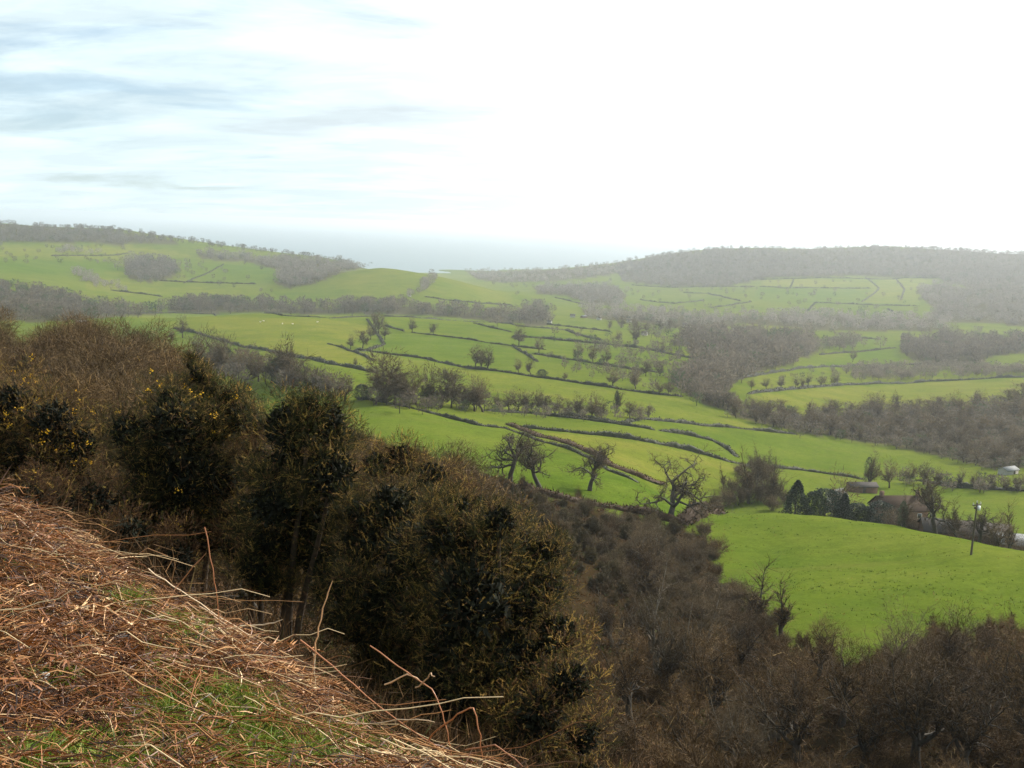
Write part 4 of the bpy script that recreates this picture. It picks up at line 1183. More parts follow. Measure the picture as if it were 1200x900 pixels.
def build_trees():
    # --- the hillside wood on the left, crowns seen, feet hidden by the slope
    L = [(-32, 380, 85, 'far-left russet tree cut by the picture edge in the hillside wood'), (12, 379, 95, 'russet tree at the picture edge with a low flat crown'),
         (48, 367, 112, 'tall round-topped russet tree rising above the wood near the edge'), (84, 373, 102, 'russet tree between the two tallest crowns of the hillside wood'),
         (113, 359, 150, 'darkest and tallest crown at the back of the hillside wood'), (140, 376, 112, 'russet tree right of the darkest crown'),
         (166, 388, 98, 'russet tree with visible dark limbs near the wood end'), (191, 401, 92, 'russet tree on the descending right flank of the wood'),
         (214, 420, 86, 'last low russet tree of the wood beside the green sliver'), (28, 408, 66, 'front russet tree above the yellow-flowered gorse'),
         (72, 405, 64, 'front russet tree filling the middle of the hillside wood'), (118, 404, 66, 'front russet tree under the darkest crown'),
         (158, 420, 62, 'front tree with thin upright limbs left of the sprigged gorse'), (196, 436, 60, 'small front russet tree just above the sprigged gorse'),
         (100, 382, 84, 'paler russet tree behind the front row of the hillside wood'), (300, 490, 60, 'low russet tree top poking up between two gorse bushes'),
         (5, 352, 150, 'back-row russet tree at the very left of the hillside wood'), (72, 360, 140, 'back-row russet tree left of the darkest crown'), (150, 366, 150, 'back-row russet tree right of the darkest crown'),
         (180, 378, 130, 'back-row russet tree above the wood end'), (228, 436, 95, 'brown bush-like tree in the dip before the green sliver'), (50, 425, 50, 'low front russet tree behind the blossoming gorse'), (140, 430, 52, 'low front russet tree between two gorse bushes'),
         (474, 492, 92, 'brown bushy tree standing left of the oaks against the stone-banked field'), (520, 508, 112, 'brown bushy tree nearest the oaks on the thicket edge'), (436, 500, 80, 'brown bush-like tree just right of the narrow tall gorse'),
         (455, 508, 75, 'russet bushy tree top behind the olive gorse'), (498, 524, 88, 'thin brown tree on the slope left of the three oaks')]
    for i, (u, vt, r, lab) in enumerate(L):
        P = atr(u, r); _, e = th_e(u, vt); h = max(3.5, (float(e) * r - P[2]) * .93)
        put_tree(('dense0', 'dense1')[i % 2], P, h, lab, 'tree', 'trees of the hillside wood', spin=i * 1.7, wide=1.2)
    # --- wood in the bottom right corner
    tree_list([
        (783, 812, 165, 'multi0', 'many-stemmed dark tree at the left of the lower wood'), (720, 760, 95, 'multi1', 'brown tree right beside the dome of the biggest gorse'),
        (738, 842, 120, 'brown2', 'brown tree below the many-stemmed dark one'), (836, 850, 130, 'brown1', 'rounded brown tree under the two slender bare trees'),
        (868, 790, 95, 'brown0', 'small brown tree at the foot of the left slender tree'), (934, 893, 150, 'brown2', 'tree with a forked dark trunk at the bottom centre of the wood'),
        (905, 868, 125, 'multi1', 'twin-stemmed tree left of the forked trunk'), (985, 850, 120, 'brown1', 'low-crowned brown tree under the pointed tip of the field'),
        (1012, 905, 140, 'brown0', 'dark brown tree on the bottom edge right of the forked trunk'), (1048, 832, 130, 'multi0', 'purple-brown tree right of the field tip'),
        (1074, 905, 175, 'brown1', 'tallest dark tree of the lower wood, straight trunk'), (1104, 832, 138, 'brown2', 'broad dark crown against the green field'),
        (1130, 905, 150, 'brown0', 'dark tree at the bottom edge right of the straight trunk'), (1158, 835, 130, 'multi1', 'reddish crown near the right edge against the field'),
        (1192, 850, 135, 'brown1', 'rightmost brown tree of the lower wood below the field'), (1215, 905, 150, 'brown2', 'tree cut by the right edge at the picture corner'),
        (800, 905, 120, 'brown0', 'rusty tree at the bottom left of the lower wood'), (860, 905, 105, 'multi0', 'rusty tree on the bottom edge beside the twin stems'),
        (960, 792, 80, 'brown1', 'small purple-brown tree just left of the field tip'), (760, 700, 75, 'brown2', 'brown tree on the slope under the branching upper sapling')],
        'trees of the lower wood')
    tree_list([
        (883, 742, 96, 'slim0', 'slender bare tree with a dark straight stem in front of the field', dict(wide=1.6)),
        (916, 748, 98, 'slim1', 'slender bare tree with spreading twigs, right of its twin', dict(wide=1.6, spin=2.0)),
        (763, 664, 66, 'multi0', 'small branching tree with dark stems on the upper slope'),
        (800, 668, 48, 'multi1', 'sapling leaning right between the gnarled oak and the lower wood'),
        (596, 569, 80, 'oak0', 'leftmost of the three oaks on the near hedge, trunk leaning left', dict(lean=(0, -.08), wide=1.05, spin=.6)),
        (632, 576, 70, 'oak2', 'middle oak of the three, low crooked limbs', dict(wide=1.1, spin=2.2)),
        (691, 575, 64, 'oak1', 'right-hand oak of the three with a straight bare trunk', dict(wide=1.1, spin=4.0)),
        (788, 611, 90, 'gnarl', 'gnarled old oak with thick twisted limbs beside the field corner', dict(wide=1.0, spin=1.2)),
        (755, 600, 22, 'slim0', 'thin sapling in the hedge left of the gnarled oak'),
        (810, 604, 27, 'slim1', 'thin pale sapling right of the gnarled oak'),
        (848, 574, 36, 'slim0', 'lone thin sapling in front of the twiggy scrub'),
        (1016, 573, 56, 'ash0', 'tall ivy-clad bare tree standing in the hedge behind the evergreens', dict(ivy=True)),
        (1042, 572, 34, 'far1', 'rounded bare tree just right of the tall ivy-clad one'),
        (985, 553, 40, 'far0', 'bushy bare tree behind the dark evergreens', dict(r=262)),
        (1100, 548, 92, 'oak1', 'big bare oak with open limbs between house and pole', dict(r=216, wide=.95, spin=.5)),
        (1058, 568, 62, 'ash1', 'ivy-dark bare tree in front of the house', dict(r=226, ivy=True)),
        (1152, 585, 66, 'oak2', 'bare tree right of the pole in front of the barn', dict(r=205)),
        (1188, 571, 76, 'slim1', 'thin tall bare tree near the right edge by the barn', dict(r=205)),
        (1125, 575, 56, 'ash0', 'slight bare tree just left of the pole behind the crest', dict(r=214)),
        (1172, 602, 46, 'far2', 'low bare tree at the barn wall', dict(r=200)),
        (933, 560, 46, 'conifer', 'tallest dark conifer at the left of the evergreen row', dict(r=254, wide=1.25)),
        (953, 574, 34, 'holly', 'second dark evergreen, low and narrow', dict(r=254, wide=.8)),
        (966, 571, 40, 'holly', 'broad rounded evergreen in the middle of the row', dict(r=252, wide=1.1)),
        (988, 576, 38, 'conifer', 'pointed evergreen right of the broad rounded one', dict(r=250, wide=1.2)),
        (1003, 588, 30, 'holly', 'low evergreen bush towards the house', dict(r=249, wide=1.2)),
        (1014, 592, 27, 'holly', 'last and lowest evergreen beside the house', dict(r=247, wide=1.3)),
        (1030, 586, 30, 'holly', 'ivy-dark shrub against the house wall', dict(r=246, wide=1.2)),
        (1036, 600, 32, 'holly', 'dark bush at the front of the house by the crest', dict(r=238, wide=1.3))])
    g = np.random.default_rng(88)
    for i, u in enumerate(np.linspace(1040, 1212, 15)):            # garden growth along the hidden foot of the crest
        P = atr(u + g.uniform(-4, 4), 236 - .13 * (u - 1040) + g.uniform(-5, 5), 615)
        _, e = th_e(u, np.interp(u, [1040, 1100, 1212], [592, 606, 632]) + g.uniform(-7, 5)); h = max(2.0, float(e) * math.hypot(P[0], P[1]) - P[2])
        put_tree('multi%d' % (i % 2), P, h, 'leafless dark bush in the belt along the field crest by the barn', 'shrub', 'bushes along the field crest', spin=g.uniform(0, 6), wide=1.3, name='bare_shrub')
    for i, (u, v) in enumerate([(822, 632), (831, 645), (838, 660), (845, 676), (854, 690), (863, 702), (874, 714), (884, 724), (897, 734), (908, 744), (826, 655), (842, 690), (858, 712), (878, 734), (922, 752), (940, 760)]):
        P = at(u - 4 + 9 * g.uniform(-1, 1), v + 5 * g.uniform(-1, 1), 20)
        put_tree(('bush0', 'shrub1', 'bush1', 'shrub2')[i % 4], P, px_h(P, g.uniform(14, 34)), 'straggling bare shrub on the left edge of the near green field', 'shrub', 'shrubs edging the near field', spin=i * 2.1, wide=g.uniform(.9, 1.5))
    # --- the twiggy scrub in the bend of the hedges
    for i, (u, v, hp) in enumerate([(838, 594, 22), (850, 593, 28), (864, 592, 32), (878, 590, 34), (893, 588, 30), (906, 586, 36), (920, 590, 24), (856, 578, 24), (874, 572, 36), (896, 570, 38), (866, 556, 18), (884, 553, 26), (842, 600, 18), (905, 598, 24)]):
        P = at(u, v, 20)
        put_tree('bush%d' % (i % 2), P, px_h(P, hp), 'grey-brown leafless shrub of the scrub clump left of the evergreens', 'shrub', 'scrub clump left of the evergreens', spin=i * 1.3, wide=1.0)
    tree_list([(877, 590, 74, 'slim0', 'thin tree standing above the scrub clump'), (905, 588, 62, 'slim1', 'thin twiggy tree at the right of the scrub clump'), (886, 576, 62, 'ash1', 'bare feathery tree in the middle of the scrub clump'), (898, 566, 46, 'ash0', 'bare feathery tree at the back of the scrub clump')])
    # --- middle pastures
    tree_list([
        (483, 390, 19, 'far0', 'round-headed small tree on the upper pasture hedge'), (508, 392.5, 16, 'far3', 'small thin tree on the upper pasture hedge, right of the round one'),
        (557, 432.5, 29, 'far1', 'left tree of the three growing together on the long hedge'), (563, 433, 26, 'fartall0', 'middle tree of the three on the long hedge'),
        (571, 433.5, 27, 'far2', 'right tree of the three growing together on the long hedge'),
        (411, 409, 17, 'far0', 'low rounded tree where the two left hedges meet'), (425, 408, 25, 'far3', 'taller bare tree beside the low rounded one'),
        (434, 398, 18, 'far1', 'bush-like tree at the bottom of the hedge spur'), (444, 391, 26, 'far2', 'dense tree on the hedge spur'), (451, 398, 20, 'far0', 'bushy tree at the lower right end of the hedge spur'),
        (438, 380, 15, 'far3', 'upper tree of the hedge spur'), (416, 430, 11, 'far2', 'tiny lone tree on the lower left hedge'),
        (424, 469, 19, 'holly', 'dark evergreen bush near the stone bank', dict(wide=1.2)),
        (722, 484, 38, 'ash1', 'tall ivy-dark tree in the hedge of the lower pasture', dict(ivy=True)), (761, 491, 18, 'fartall1', 'thin bare tree near the right of the lower pasture hedge'),
        (608, 406, 26, 'far0', 'dense round tree at the right end of the upper pasture'), (632, 414, 19, 'far1', 'small tree just right of the dense round one'),
        (679, 422, 19, 'far2', 'left tree of three spaced along the middle hedge'), (695, 425, 21, 'far3', 'central tree of three spaced along the middle hedge'),
        (711, 427, 20, 'far0', 'right tree of three spaced along the middle hedge'), (705, 428, 8, 'holly', 'low dark bush under the middle hedge trees', dict(wide=1.3)),
        (607, 437, 17, 'far1', 'small tree on the long hedge left of the bushy pair'), (622, 439, 19, 'far2', 'spreading tree of the bushy pair on the long hedge'),
        (635, 442.5, 10, 'holly', 'dark ivy bush on the long hedge', dict(wide=1.4)), (662, 446, 11, 'far3', 'faint little tree on the long hedge'),
        (718, 453, 22, 'far0', 'wide dark tree leaning over the long hedge', dict(wide=1.3)), (745, 456, 24, 'far2', 'loose-crowned tree right of the leaning one'),
        (757, 441, 20, 'far3', 'small tree up the slope behind the long hedge'), (773, 441, 17, 'far1', 'little dome-shaped tree in the orchard-like field'),
        (775, 415, 17, 'fartall0', 'narrow tree in the pale field beside the valley wood'), (725, 401, 14, 'far1', 'little tree left of the tall one near the hamlet'),
        (745, 402, 24, 'far0', 'taller dark tree above the hamlet fields'), (770, 462, 17, 'far2', 'tree low on the long hedge near the valley wood'), (783, 463, 18, 'far3', 'last tree of the long hedge before the valley wood'),
        (214, 396, 26, 'far0', 'round-headed tree standing against the ridge field'), (202, 400, 14, 'far2', 'low tree left of the round-headed one')])
    tree_row([(440, 474, 40), (449, 470, 56), (462, 474, 44), (474, 476, 36), (488, 475, 42), (503, 476, 44), (516, 478, 48), (529, 478, 42), (542, 480, 30), (556, 482, 36), (566, 483, 36)],
             ['far0', 'far1', 'far2', 'far3', 'far4', 'far5', 'far6', 'fartall0'], 'tree from the left in the belt below the central pasture', 'belt of trees below the central pasture', 40)
    tree_row([(582, 482, 20), (596, 482, 22), (606, 482, 24), (618, 483, 22), (630, 483, 24), (642, 484, 22), (655, 485, 22), (668, 486, 18), (682, 489, 24), (693, 490, 27), (705, 490, 22), (738, 489, 20), (748, 491, 16)],
             FARK, 'tree from the left in the long row right of the central belt', 'row of trees right of the central belt', 22)
    tree_row([(232, 432, 36), (243, 436, 44), (254, 440, 40), (264, 442, 44), (276, 443, 34), (290, 445, 34), (303, 447, 34), (318, 449, 38), (332, 452, 50), (344, 455, 38), (357, 458, 34), (372, 462, 30), (388, 466, 30), (404, 470, 30)],
             ['far0', 'far4', 'far2', 'far5', 'far6'], 'tree from the left in the dark tangle above the green sliver', 'tangle of trees above the green sliver', 36)
    tree_list([(262, 436, 30, 'holly', 'dark ivy-smothered tree in the tangle near the ridge hedge'), (330, 450, 32, 'holly', 'dark green bushy tree in the tangle by the green sliver')])
    tree_row([(812, 420, 20), (800, 405, 18), (786, 388, 14), (772, 388, 12), (757, 390, 12), (742, 386, 12), (728, 384, 14), (714, 386, 10)], FARK, 'tree counting leftwards from the valley wood along the hamlet', 'trees scattered around the hamlet', 14)
    tree_row([(880, 457, 13), (898, 456, 12), (915, 455, 14), (932, 454, 11), (948, 452, 13), (962, 452, 12), (978, 451, 15), (999, 424, 14), (905, 430, 14), (938, 456, 15)], FARK, 'small tree in the strip above the long green right-hand field', 'small trees above the right-hand field', 13)
    # --- wood along the valley floor: many alike
    poly = [(850, 478), (880, 484), (930, 488), (975, 487), (1020, 485), (1060, 482), (1100, 478), (1150, 476), (1215, 470), (1215, 548), (1165, 552), (1118, 540), (1075, 530), (1030, 522), (985, 515), (935, 507), (890, 499), (862, 490)]
    got = []
    while len(got) < 125:
        u, v = g.uniform(850, 1215), g.uniform(470, 552)
        if in_poly(np.array([u]), np.array([v]), poly)[0] and all((u - a) ** 2 + 3 * (v - b) ** 2 > 10 ** 2 for a, b in got): got.append((u, v))
    P = pix2ground([a for a, _ in got], [b for _, b in got], 60)
    for i, q in enumerate(P):
        put_tree(FARK[g.integers(0, 9)], q, px_h(q, g.uniform(15, 29)), 'bare purple-brown tree of the long wood on the valley floor', 'tree', 'trees of the valley floor wood', spin=g.uniform(0, 6), wide=g.uniform(1.15, 1.5))
    tree_list([(1122, 500, 36, 'fartall0', 'tall spreading tree rising out of the valley floor wood'), (1180, 515, 14, 'holly', 'dark green tree among the bare ones near the white shed')])
    tree_row([(1065, 566, 22), (1082, 568, 24), (1098, 569, 20), (1128, 572, 22), (1142, 573, 18), (1160, 574, 20), (1180, 575, 16), (1196, 576, 20)], FARK, 'tree from the left along the hedge behind the farm', 'trees along the hedge behind the farm', 20)


def build_hedges():
    H = [
        ([(133, 366), (200, 367), (250, 368), (330, 370), (383, 372.5)], 'dark clipped hedge along the top of the ridge field', 1.5, 1.6),
        ([(386, 373), (410, 372), (450, 371), (500, 373.5), (555, 377), (607, 382.5), (640, 385), (670, 387)], 'hedge on the far edge of the upper pasture', 1.6, 1.6),
        ([(555, 379), (575, 384), (600, 389.5)], 'short hedge slanting down at the upper pasture end', 1.7, 1.6),
        ([(430, 374), (437, 384), (446, 397), (450, 404), (425, 412)], 'thick overgrown hedge spur with bushes', 1.8, 2.2),
        ([(450, 382), (462, 385), (474, 388.5)], 'short hedge right of the bushy spur', 1.8, 1.8),
        ([(482, 389.5), (510, 393), (550, 398), (575, 402.5), (600, 405.5), (640, 410)], 'thin hedge under the two small trees', 1.4, 1.4),
        ([(417, 410), (460, 416), (500, 421), (530, 428), (552, 432.5), (600, 437.5), (633, 443), (670, 448), (707, 453), (730, 457), (767, 462), (800, 465)], 'long hedge crossing the middle of the valley side', 1.7, 1.6),
        ([(399, 406), (420, 414.5), (438, 422.5)], 'hedge branching down from the long hedge at its left end', 1.6, 1.6),
        ([(203, 385), (233, 391), (262, 400), (292, 408), (317, 412), (350, 419), (400, 429), (420, 433), (445, 438.5)], 'hedge bordering the bottom of the ridge field', 2.0, 2.2),
        ([(384, 403), (392, 405), (402, 408)], 'short isolated hedge in the ridge field', 1.3, 1.4),
        ([(567, 481), (617, 484), (650, 487.5), (693, 491), (733, 496), (750, 491.5), (800, 496), (850, 500.5), (892, 505), (933, 509)], 'long low hedge above the last narrow fields', 1.5, 1.6),
        ([(640, 487), (670, 490), (700, 494), (735, 499), (767, 504)], 'hedge with a gap at its right end below the row of trees', 1.5, 1.6),
        ([(773, 505), (800, 509), (820, 513), (836, 517), (850, 525), (864, 536)], 'scruffy hedge beyond the gap', 1.5, 1.9),
        ([(604, 500), (640, 504), (683, 508.5), (733, 514), (770, 520), (800, 526), (830, 534), (850, 540), (868, 544)], 'broad brown hedge sweeping down to the scrub clump', 1.6, 2.0),
        ([(596, 498), (615, 505), (633, 512), (667, 520), (700, 535), (717, 547), (750, 560), (778, 568)], 'wide twiggy hedge bank curving below the oaks', 1.3, 2.8, dict(mats='undergrowth')),
        ([(590, 501), (612, 509), (632, 517), (664, 525), (696, 540), (714, 552), (748, 566)], 'thin lower hedge beside the curving bank', .9, 1.0),
        ([(500, 548), (540, 558), (600, 574), (650, 583), (700, 593), (750, 601), (775, 609), (807, 615)], 'rough hedge at the feet of the three oaks', 1.7, 2.4, dict(mats='undergrowth', tuft=1.4)),
        ([(800, 612), (815, 607), (832, 602), (845, 600)], 'bramble mound at the field corner by the gnarled oak', 2.6, 4.0, dict(mats='undergrowth', name='bramble_mound', cat='bramble')),
        ([(420, 467), (445, 471), (467, 475), (500, 483), (533, 492), (563, 499), (592, 502)], 'stony hedge bank at the top of the near left field', 1.3, 1.5),
        ([(877, 462), (920, 457), (967, 453), (1000, 451), (1033, 449.5), (1090, 447), (1133, 445.5), (1205, 442)], 'hedge along the top of the long green right-hand field', 2.2, 2.2),
        ([(850, 449), (870, 443), (900, 438), (933, 432.5), (965, 430), (1000, 428.5), (1045, 427.5), (1083, 427), (1140, 430), (1205, 433)], 'winding hedge two fields above the valley floor', 2.2, 2.2),
        ([(960, 416), (990, 413.5), (1017, 411.5), (1050, 408)], 'hedge slanting across the pale field under the small wood', 2.0, 2.0),
        ([(1003, 396), (1020, 397), (1034, 398)], 'short far hedge left of the small wood', 2.0, 2.0),
        ([(868, 393), (905, 391.5), (930, 392), (955, 391)], 'hedge under the bright small field beyond the wood', 2.0, 2.2),
        ([(1075, 563), (1117, 571), (1167, 574), (1205, 576)], 'hedge behind the farm buildings', 1.8, 2.0),
        ([(870, 546), (905, 548), (940, 551), (960, 554), (990, 558), (1012, 562)], 'low hedge left of the tall ivy-clad tree', 1.3, 1.5),
        ([(600, 395), (640, 397), (655, 399), (690, 402), (730, 406), (770, 412), (800, 418), (830, 424)], 'thick hedge across the fields below the hamlet', 2.6, 3.0),
        ([(625, 415), (655, 420), (690, 425), (720, 430), (745, 434), (775, 437)], 'middle hedge with three spaced trees', 1.8, 1.8),
        ([(600, 405), (612, 413), (622, 419), (630, 424)], 'short hedge dropping from the dense round tree', 1.8, 1.8),
        ([(663, 387), (675, 392), (690, 396), (705, 399)], 'bushy hedge near the hamlet', 2.2, 2.6),
        ([(640, 380), (672, 384), (700, 387), (716, 389)], 'hedge under the hamlet gardens', 2.0, 2.0),
        ([(725, 371), (750, 374), (775, 378)], 'pale-field hedge right of the hamlet', 2.0, 2.0),
        ([(187, 329), (230, 331), (265, 332), (300, 333)], 'far hedge across the left-hand hill', 2.6, 2.6),
        ([(497, 348), (533, 353), (567, 356), (600, 358)], 'hedge round the foot of the cone-shaped hill', 2.4, 2.6),
        ([(650, 349), (668, 353), (690, 358)], 'far hedge over the small field right of the cone hill', 2.4, 2.6),
        ([(130, 340), (160, 344), (190, 348)], 'faint hedge low on the left-hand hill', 2.4, 2.6),
        ([(953, 355), (985, 356), (1010, 357), (1045, 358), (1078, 359)], 'level hedge low on the far right hillside', 2.6, 3.0),
        ([(890, 336), (920, 338), (960, 337.5), (1000, 338), (1020, 338)], 'upper level hedge on the far right hillside', 2.6, 3.0),
        ([(1014, 325), (1022, 331), (1030, 338), (1022, 346), (1010, 354)], 'kinked hedge running down the far right hillside', 2.6, 3.0),
        ([(890, 328), (930, 326.5), (975, 326), (1016, 327), (1060, 325.5), (1105, 326)], 'top hedge below the hilltop wood on the right', 2.6, 3.2),
        ([(800, 343), (830, 344), (850, 349), (868, 353)], 'curving far hedge left on the right hillside', 2.6, 3.0),
        ([(833, 361), (855, 358), (880, 354)], 'far hedge rising to the right above the hamlet wood', 2.6, 3.0),
        ([(1050, 327), (1060, 339), (1056, 351)], 'far hedge running straight down the right hillside', 2.4, 2.8),
        ([(930, 327), (926, 337)], 'short upright far hedge between the two level ones', 2.4, 2.8),
        ([(750, 351), (790, 356), (825, 352)], 'sagging far hedge left of the right hillside', 2.4, 2.8),
        ([(740, 334), (790, 337), (835, 336), (885, 336)], 'far hedge along the lower edge of the hilltop wood', 2.4, 2.8),
        ([(955, 356), (945, 366)], 'stub of far hedge dropping to the valley houses', 2.4, 2.8),
        ([(60, 300), (110, 300), (150, 297)], 'faint level hedge high on the left-hand hill', 2.4, 2.6),
        ([(215, 332), (240, 322), (262, 310)], 'faint hedge rising over the left-hand hill', 2.2, 2.4),
        ([(1040, 362), (1047, 367), (1042, 373)], 'tiny far hedge at the foot of the right hillside', 2.6, 3.0)]
    for it in H:
        kw = dict(it[4]) if len(it) > 4 else {}
        hedge(it[0], it[1], it[2], it[3], group='hedges of the valley' if 'mound' not in it[1] else None, **kw)


WOODS = dict(
    hilltop_left=[(-30, 256), (0, 262), (60, 266), (130, 270), (200, 281), (212, 285), (150, 287), (80, 284), (0, 285), (-30, 286)],
    hill_tuft=[(66, 296), (80, 291), (92, 293), (118, 296), (118, 299), (90, 298), (66, 299)],
    hill_clump=[(146, 306), (165, 302), (195, 306), (212, 314), (200, 327), (175, 331), (150, 326)],
    hill_scrub=[(78, 318), (100, 319), (125, 331), (150, 337), (148, 342), (110, 337), (82, 325)],
    hill_patch=[(108, 307), (130, 306), (132, 309), (110, 310)],
    left_foot=[(-30, 338), (0, 338), (40, 343), (85, 350), (95, 358), (150, 364), (190, 364), (190, 368), (130, 372), (60, 377), (-30, 376)],
    hill_band=[(222, 297), (250, 298), (300, 303), (345, 303), (385, 306), (425, 309), (440, 312), (400, 320), (370, 332), (340, 338), (322, 332), (330, 318), (290, 307), (240, 304)],
    strip_left=[(195, 360), (230, 354), (300, 356), (340, 360), (380, 361), (430, 360), (440, 368), (380, 368), (300, 367), (195, 367)],
    strip_mid=[(400, 358), (440, 356), (480, 359), (520, 364), (560, 368), (610, 371), (625, 378), (600, 379), (540, 373), (480, 368), (400, 367)],
    cone_edge=[(505, 322), (515, 324), (508, 334), (494, 344), (480, 349), (470, 349), (490, 338)],
    clump_mid=[(612, 358), (640, 356), (648, 372), (640, 382), (614, 382)],
    coast=[(545, 318), (600, 318), (650, 316), (700, 312), (740, 307), (740, 318), (690, 326), (640, 330), (590, 332), (560, 328)],
    right_low=[(625, 336), (680, 334), (720, 334), (735, 346), (725, 358), (700, 358), (660, 346), (630, 345)],
    right_top=[(720, 312), (790, 297), (840, 293), (900, 293), (980, 292), (1050, 291), (1120, 293), (1215, 299), (1215, 345), (1160, 340), (1110, 332), (1100, 326), (1010, 323), (900, 326), (850, 336), (790, 336), (730, 330)],
    right_side=[(1098, 332), (1130, 338), (1215, 340), (1215, 384), (1150, 378), (1085, 376), (1100, 366), (1080, 350), (1075, 340)],
    hamlet=[(680, 362), (720, 362), (760, 366), (800, 366), (820, 372), (870, 370), (950, 368), (1000, 372), (1085, 374), (1110, 380), (1110, 388), (1000, 388), (955, 386), (870, 378), (850, 384), (790, 384), (740, 376), (690, 374)],
    valley=[(797, 393), (835, 390), (870, 393), (925, 397), (940, 410), (932, 426), (905, 432), (890, 437), (868, 445), (852, 456), (848, 466), (862, 482), (835, 478), (815, 468), (800, 458), (783, 448), (808, 437), (828, 424), (808, 412)],
    right_mid=[(930, 398), (955, 396), (960, 412), (945, 420), (932, 416)],
    right_knot=[(965, 402), (1003, 399), (1006, 408), (985, 411), (965, 409)],
    right_wood=[(1055, 400), (1075, 398), (1110, 398), (1150, 400), (1215, 400), (1215, 412), (1160, 418), (1150, 426), (1100, 428), (1070, 422), (1056, 412)],
    right_belt=[(985, 436), (1010, 431), (1060, 430), (1215, 434), (1215, 440), (1130, 443), (1060, 446), (1000, 447)])
BROWN.extend(WOODS[k] for k in ('hilltop_left', 'hill_clump', 'left_foot', 'hill_band', 'strip_left', 'strip_mid', 'clump_mid', 'coast', 'right_low', 'right_top', 'right_side', 'hamlet', 'valley', 'right_mid', 'right_wood'))
BROWN.append([(850, 482), (975, 490), (1060, 486), (1215, 474), (1215, 546), (1165, 550), (1118, 538), (1030, 520), (935, 506), (862, 490)])


HAZED = ('hilltop_left', 'hill_tuft', 'hill_clump', 'hill_scrub', 'hill_patch', 'hill_band', 'cone_edge', 'coast', 'right_low', 'right_top', 'right_side', 'hamlet')


